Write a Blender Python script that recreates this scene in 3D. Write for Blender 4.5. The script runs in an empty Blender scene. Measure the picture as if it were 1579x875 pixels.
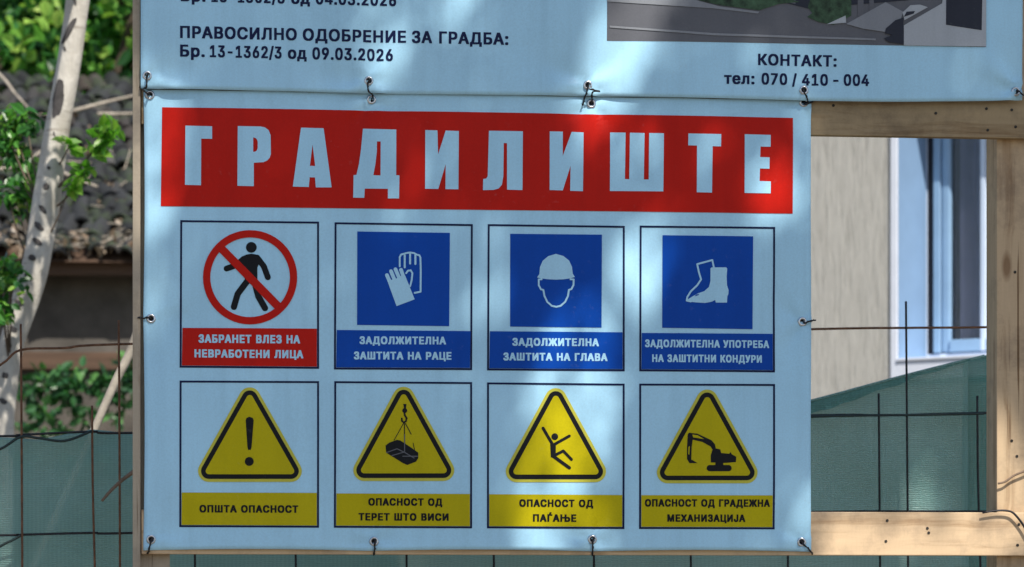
import bpy, bmesh, math, random
import numpy as np
from mathutils import Vector, noise

rnd = random.Random(7)
C = bpy.context.scene
COL = C.collection

# ------------------------------------------------------------------ camera
F_PX, THETA, HORIZON, EYE, DIST = 5000.0, math.radians(6.3), 945.0, 1.65, 7.35
FWD = Vector((math.sin(THETA), math.cos(THETA), 0))
RGT = Vector((math.cos(THETA), -math.sin(THETA), 0))
CAM = Vector((-FWD.x * DIST, -FWD.y * DIST, EYE))
cd = bpy.data.cameras.new('camera')
cam = bpy.data.objects.new('camera', cd)
COL.objects.link(cam)
cam.location = CAM
cam.rotation_euler = (math.radians(90), 0, -THETA)
cd.sensor_width = 36.0
cd.lens = 36.0 * F_PX / 1579.0
cd.shift_y = (HORIZON - 437.5) / 1579.0
cd.clip_end = 3000
cd.dof.use_dof = True
cd.dof.focus_distance = DIST
cd.dof.aperture_fstop = 6.5
C.camera = cam

# ------------------------------------------------------------------ light
SUN_EL, SUN_AZ = math.radians(50), math.radians(-20)      # azimuth: right of straight behind the viewer
SUN = Vector((-math.sin(SUN_AZ) * math.cos(SUN_EL), -math.cos(SUN_AZ) * math.cos(SUN_EL), math.sin(SUN_EL)))
w = bpy.data.worlds.new('World')
C.world = w
w.use_nodes = True
sky = w.node_tree.nodes.new('ShaderNodeTexSky')
sky.sky_type = 'NISHITA'
sky.sun_disc = False
sky.sun_elevation = SUN_EL
sky.sun_rotation = math.atan2(SUN.x, SUN.y)
bg = w.node_tree.nodes['Background']
w.node_tree.links.new(sky.outputs[0], bg.inputs[0])
bg.inputs[1].default_value = 0.115
sl = bpy.data.lights.new('sun', 'SUN')
sl.energy = 5.0
sl.angle = math.radians(0.5)
sl.color = (1.0, 0.94, 0.84)
so = bpy.data.objects.new('sun', sl)
COL.objects.link(so)
so.rotation_euler = (-SUN).to_track_quat('-Z', 'Y').to_euler()
so.location = (4, -8, 12)
C.view_settings.view_transform = 'Standard'
C.view_settings.look = 'None'
C.view_settings.gamma = 1
C.view_settings.exposure = 0.28


def ray(px, py):
    return FWD * F_PX + RGT * (px - 789.5) + Vector((0, 0, 1)) * (HORIZON - py)


def at(px, py, Y=0.0):
    d = ray(px, py)
    t = (Y - CAM.y) / d.y
    return CAM + d * t


def on_plane(px, py, P, n):
    d = ray(px, py)
    return CAM + d * ((P - CAM).dot(n) / d.dot(n))


def to_px(p):
    q = p - CAM
    k = F_PX / q.dot(FWD)
    return 789.5 + q.dot(RGT) * k, HORIZON - q.z * k


# ------------------------------------------------------------------ helpers
ORG = {}


def tag(o, label, cat=None, group=None, kind=None):
    if label: o['label'] = label
    if cat: o['category'] = cat
    if group: o['group'] = group
    if kind: o['kind'] = kind
    return o


def thing(name, label, cat, loc, group=None):
    o = bpy.data.objects.new(name, None)
    COL.objects.link(o)
    o.location = loc
    o.empty_display_size = 0.1
    ORG[o.name] = Vector(loc)
    return tag(o, label, cat, group)


def mesh(name, verts, faces, m, parent=None, loc=None, smooth=False):
    """verts in world space; stored relative to the thing's base"""
    org = ORG[parent.name] if parent else Vector(loc or (0, 0, 0))
    me = bpy.data.meshes.new(name)
    v = np.array(verts, dtype=float) - np.array(org)
    me.from_pydata(v.tolist(), [], [tuple(f) for f in faces])
    if m: me.materials.append(m)
    if smooth:
        me.polygons.foreach_set('use_smooth', [True] * len(me.polygons))
    me.update()
    o = bpy.data.objects.new(name, me)
    COL.objects.link(o)
    if parent:
        o.parent = parent
    else:
        o.location = org
    ORG[o.name] = org
    return o


class MB:
    def __init__(s): s.v, s.f = [], []

    def add(s, v, f):
        b = len(s.v)
        s.v += [tuple(p) for p in v]
        s.f += [tuple(i + b for i in q) for q in f]
        return s

    def box(s, lo, hi, basis=None, bev=0.0):
        bm = bmesh.new()
        bmesh.ops.create_cube(bm, size=1)
        lo, hi = Vector(lo), Vector(hi)
        for vv in bm.verts:
            vv.co = Vector([(lo[i] + hi[i]) / 2 + vv.co[i] * (hi[i] - lo[i]) for i in range(3)])
        if bev:
            bmesh.ops.bevel(bm, geom=bm.edges[:], offset=bev, segments=2, affect='EDGES', profile=0.5)
        bm.verts.index_update()
        vs = [vv.co.copy() for vv in bm.verts]
        if basis:
            P, a, b, c = basis
            vs = [P + a * p.x + b * p.y + c * p.z for p in vs]
        s.add(vs, [[x.index for x in f.verts] for f in bm.faces])
        bm.free()
        return s

    def tube(s, pts, r, n=8, cap=True):
        pts = [Vector(p) for p in pts]
        R = r if isinstance(r, (list, tuple)) else [r] * len(pts)
        V, Fc = [], []
        t0 = (pts[1] - pts[0]).normalized()
        u = t0.orthogonal().normalized()
        for i, p in enumerate(pts):
            t = (pts[min(i + 1, len(pts) - 1)] - pts[max(i - 1, 0)]).normalized()
            u = (u - t * u.dot(t)).normalized()
            b = t.cross(u)
            for k in range(n):
                a = 2 * math.pi * k / n
                V.append(p + (u * math.cos(a) + b * math.sin(a)) * R[i])
        for i in range(len(pts) - 1):
            for k in range(n):
                Fc.append((i * n + k, i * n + (k + 1) % n, (i + 1) * n + (k + 1) % n, (i + 1) * n + k))
        if cap:
            Fc.append(tuple(range(n))[::-1])
            Fc.append(tuple((len(pts) - 1) * n + k for k in range(n)))
        return s.add(V, Fc)

    def build(s, name, m, parent=None, loc=None, smooth=False):
        return mesh(name, s.v, s.f, m, parent, loc, smooth)


def smooth_path(pts, k=6):
    """Catmull-Rom through the points"""
    P = [Vector(p) for p in pts]
    P = [P[0] * 2 - P[1]] + P + [P[-1] * 2 - P[-2]]
    out = []
    for i in range(1, len(P) - 2):
        for j in range(k):
            t = j / k
            a, b, c, d = P[i - 1:i + 3]
            out.append(0.5 * ((2 * b) + (c - a) * t + (2 * a - 5 * b + 4 * c - d) * t * t + (3 * b - a - 3 * c + d) * t ** 3))
    out.append(P[-2])
    return out


# ------------------------------------------------------------------ materials
def new_mat(name):
    m = bpy.data.materials.new(name)
    m.use_nodes = True
    nt = m.node_tree
    return m, nt, nt.nodes['Principled BSDF']


def N(nt, t, **kw):
    n = nt.nodes.new(t)
    for k, v in kw.items():
        if hasattr(n, k): setattr(n, k, v)
        else: n.inputs[k.replace('_', ' ')].default_value = v
    return n


def coords(nt, scale=(1, 1, 1), rot=(0, 0, 0)):
    tc = N(nt, 'ShaderNodeTexCoord')
    mp = N(nt, 'ShaderNodeMapping')
    mp.inputs['Scale'].default_value = scale
    mp.inputs['Rotation'].default_value = rot
    nt.links.new(tc.outputs['Object'], mp.inputs[0])
    return mp.outputs[0]


def ramp(nt, src, stops):
    r = N(nt, 'ShaderNodeValToRGB')
    el = r.color_ramp.elements
    while len(el) < len(stops): el.new(0.5)
    for e, (p, c) in zip(el, stops):
        e.position = p
        e.color = (*c, 1)
    nt.links.new(src, r.inputs[0])
    return r.outputs[0]


def noisetex(nt, vec, scale, detail=4, rough=0.6):
    n = N(nt, 'ShaderNodeTexNoise')
    n.inputs['Scale'].default_value = scale
    n.inputs['Detail'].default_value = detail
    n.inputs['Roughness'].default_value = rough
    nt.links.new(vec, n.inputs['Vector'])
    return n.outputs[0]


def bump(nt, bs, h, strength, dist):
    b = N(nt, 'ShaderNodeBump')
    b.inputs['Strength'].default_value = strength
    b.inputs['Distance'].default_value = dist
    nt.links.new(h, b.inputs['Height'])
    nt.links.new(b.outputs[0], bs.inputs['Normal'])


def mixcol(nt, fac, a, b, mode='MIX'):
    n = N(nt, 'ShaderNodeMix')
    n.data_type = 'RGBA'
    n.blend_type = mode
    for s, x in ((n.inputs[0], fac), (n.inputs[6], a), (n.inputs[7], b)):
        if hasattr(x, 'is_linked'): nt.links.new(x, s)
        elif isinstance(x, (int, float)): s.default_value = x
        else: s.default_value = (*x, 1)
    return n.outputs[2]


def var_mat(name, c, rough=0.6, amt=0.25, scale=6, bump_s=0.0, bump_scale=60, spec=0.4, stretch=(1, 1, 1), metal=0, bdist=0.002):
    """a base colour with uneven wear in it"""
    m, nt, bs = new_mat(name)
    vec = coords(nt, stretch)
    n = noisetex(nt, vec, scale, 6)
    lo = tuple(x * (1 - amt) for x in c)
    hi = tuple(min(1, x * (1 + amt)) for x in c)
    nt.links.new(ramp(nt, n, [(0.3, lo), (0.7, hi)]), bs.inputs['Base Color'])
    bs.inputs['Roughness'].default_value = rough
    bs.inputs['Specular IOR Level'].default_value = spec
    bs.inputs['Metallic'].default_value = metal
    if bump_s: bump(nt, bs, noisetex(nt, vec, bump_scale, 4), bump_s, bdist)
    return m


def print_mat(name, c, rough=0.42, spec=0.12):
    """ink on vinyl: slightly patchy colour, a soft sheen, the scrim weave showing through"""
    m, nt, bs = new_mat(name)
    vec = coords(nt)
    n = noisetex(nt, vec, 3.0, 5)
    lo = tuple(x * 0.93 for x in c)
    hi = tuple(min(1, x * 1.05) for x in c)
    col = ramp(nt, n, [(0.3, lo), (0.7, hi)])
    # faint run-off streaks, specks of dust and a mottled ink density
    run = ramp(nt, noisetex(nt, coords(nt, (14, 14, 0.9)), 1.6, 4, 0.6), [(0.45, (1, 1, 1)), (0.75, (0.90, 0.905, 0.91))])
    col = mixcol(nt, 1.0, col, run, 'MULTIPLY')
    ink = ramp(nt, noisetex(nt, vec, 240, 2, 0.5), [(0.3, (0.95, 0.95, 0.95)), (0.7, (1.03, 1.03, 1.03))])
    col = mixcol(nt, 1.0, col, ink, 'MULTIPLY')
    dn = noisetex(nt, vec, 75, 3, 0.6)
    dl = noisetex(nt, vec, 4.5, 4, 0.6)
    dm = N(nt, 'ShaderNodeMath')
    dm.operation = 'MULTIPLY'
    nt.links.new(ramp(nt, dn, [(0.62, (0, 0, 0)), (0.74, (1, 1, 1))]), dm.inputs[0])
    nt.links.new(ramp(nt, dl, [(0.45, (0, 0, 0)), (0.7, (0.13, 0.13, 0.13))]), dm.inputs[1])
    col = mixcol(nt, dm.outputs[0], col, (0.34, 0.35, 0.34))
    nt.links.new(col, bs.inputs['Base Color'])
    bs.inputs['Specular IOR Level'].default_value = spec
    rr = N(nt, 'ShaderNodeMapRange')
    rr.inputs[3].default_value = rough - 0.06
    rr.inputs[4].default_value = rough + 0.1
    nt.links.new(noisetex(nt, vec, 9, 4), rr.inputs[0])
    nt.links.new(rr.outputs[0], bs.inputs['Roughness'])
    wv = N(nt, 'ShaderNodeTexWave')
    wv.bands_direction = 'Z'
    wv.inputs['Scale'].default_value = 130
    nt.links.new(vec, wv.inputs[0])
    bump(nt, bs, wv.outputs[1], 0.05, 0.0006)
    return m


def wood_mat(name, c, axis='Z', dirt=0.35):
    m, nt, bs = new_mat(name)
    st = {'Z': (22, 22, 1.1), 'X': (1.1, 22, 22)}[axis]
    v = coords(nt, st)
    warp = noisetex(nt, coords(nt, (3, 3, 3)), 1.0, 2)
    add = N(nt, 'ShaderNodeVectorMath')
    add.operation = 'ADD'
    nt.links.new(v, add.inputs[0])
    nt.links.new(warp, add.inputs[1])
    g = noisetex(nt, add.outputs[0], 1.6, 7, 0.65)
    dark = tuple(x * k for x, k in zip(c, (0.62, 0.54, 0.47)))
    lite = tuple(min(1, x * 1.12) for x in c)
    col = ramp(nt, g, [(0.3, dark), (0.48, c), (0.72, lite)])
    stain = ramp(nt, noisetex(nt, coords(nt), 7, 6, 0.7), [(0.5, (1, 1, 1)), (0.75, (1 - dirt, 1 - dirt, 1 - dirt * 0.9))])
    # knots
    vo = N(nt, 'ShaderNodeTexVoronoi')
    vo.inputs['Scale'].default_value = 1.0
    nt.links.new(coords(nt, {'Z': (9, 9, 3.2), 'X': (3.2, 9, 9)}[axis]), vo.inputs['Vector'])
    kn = ramp(nt, vo.outputs['Distance'], [(0.06, (0.35, 0.24, 0.16)), (0.13, (1, 1, 1))])
    col = mixcol(nt, 1.0, col, stain, 'MULTIPLY')
    col = mixcol(nt, 0.75, col, kn, 'MULTIPLY')
    ck = noisetex(nt, coords(nt, {'Z': (60, 60, 1.0), 'X': (1.0, 60, 60)}[axis]), 1.3, 3, 0.5)
    col = mixcol(nt, 1.0, col, ramp(nt, ck, [(0.70, (1, 1, 1)), (0.735, (0.35, 0.28, 0.22))]), 'MULTIPLY')
    saw = N(nt, 'ShaderNodeTexWave')
    saw.bands_direction = axis
    saw.inputs['Scale'].default_value = 34
    saw.inputs['Distortion'].default_value = 9
    nt.links.new(coords(nt), saw.inputs[0])
    col = mixcol(nt, 0.10, col, ramp(nt, saw.outputs[1], [(0.0, (0.82, 0.8, 0.78)), (0.4, (1, 1, 1))]), 'MULTIPLY')
    nt.links.new(col, bs.inputs['Base Color'])
    bs.inputs['Roughness'].default_value = 0.75
    bs.inputs['Specular IOR Level'].default_value = 0.25
    bump(nt, bs, g, 0.35, 0.002)
    return m


def leaf_mat(name, stops, trans=0.45):
    m, nt, bs = new_mat(name)
    ge = N(nt, 'ShaderNodeNewGeometry')
    col = ramp(nt, ge.outputs['Random Per Island'], stops)
    nt.links.new(col, bs.inputs['Base Color'])
    bs.inputs['Roughness'].default_value = 0.33
    bs.inputs['Specular IOR Level'].default_value = 0.5
    tr = N(nt, 'ShaderNodeBsdfTranslucent')
    tc = mixcol(nt, 1.0, col, (1.15, 1.5, 0.7), 'MULTIPLY')
    nt.links.new(tc, tr.inputs[0])
    mx = N(nt, 'ShaderNodeMixShader')
    mx.inputs[0].default_value = trans
    nt.links.new(bs.outputs[0], mx.inputs[1])
    nt.links.new(tr.outputs[0], mx.inputs[2])
    nt.links.new(mx.outputs[0], nt.nodes['Material Output'].inputs[0])
    return m


M = {}
M['vinyl'] = print_mat('pale_vinyl', (0.41, 0.71, 0.92), 0.34, 0.25)
M['red'] = print_mat('red_ink', (0.52, 0.009, 0.003))
M['blue'] = print_mat('blue_ink', (0.0, 0.062, 0.40))
M['yellow'] = print_mat('yellow_ink', (0.50, 0.425, 0.003))
M['rim'] = print_mat('pale_yellow_ink', (0.56, 0.53, 0.07))
M['black'] = print_mat('black_ink', (0.008, 0.009, 0.012))
M['navy'] = print_mat('navy_ink', (0.006, 0.012, 0.06))
M['asph'] = print_mat('grey_print', (0.125, 0.13, 0.15))
M['pave'] = print_mat('light_grey_print', (0.24, 0.255, 0.285))
M['palew'] = print_mat('pale_print', (0.40, 0.43, 0.47))
M['dkbld'] = print_mat('dark_print', (0.03, 0.034, 0.05))
M['pgreen'] = var_mat('dark_green_print', (0.035, 0.075, 0.04), 0.4, 0.75, 55, spec=0.2)
M['psky'] = print_mat('sky_print', (0.25, 0.42, 0.62))
M['wood_v'] = wood_mat('pine_upright', (0.52, 0.385, 0.245), 'Z', 0.45)
M['wood_h'] = wood_mat('pine_rail', (0.62, 0.455, 0.29), 'X', 0.4)
M['wood_grey'] = wood_mat('greyed_pine', (0.40, 0.34, 0.26), 'Z', 0.35)
M['wood_old'] = wood_mat('weathered_pine', (0.36, 0.27, 0.16), 'X', 0.4)
M['steel'] = var_mat('galvanised_steel', (0.55, 0.57, 0.6), 0.3, 0.2, 40, metal=1.0)
M['wire'] = var_mat('dark_wire', (0.03, 0.03, 0.034), 0.45, 0.4, 80, metal=0.6)
M['rust'] = var_mat('rusty_wire', (0.16, 0.075, 0.04), 0.85, 0.5, 60)
M['nail'] = var_mat('nail_head', (0.04, 0.035, 0.03), 0.6, 0.4, 80, metal=0.5)
M['bark'] = None

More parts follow.
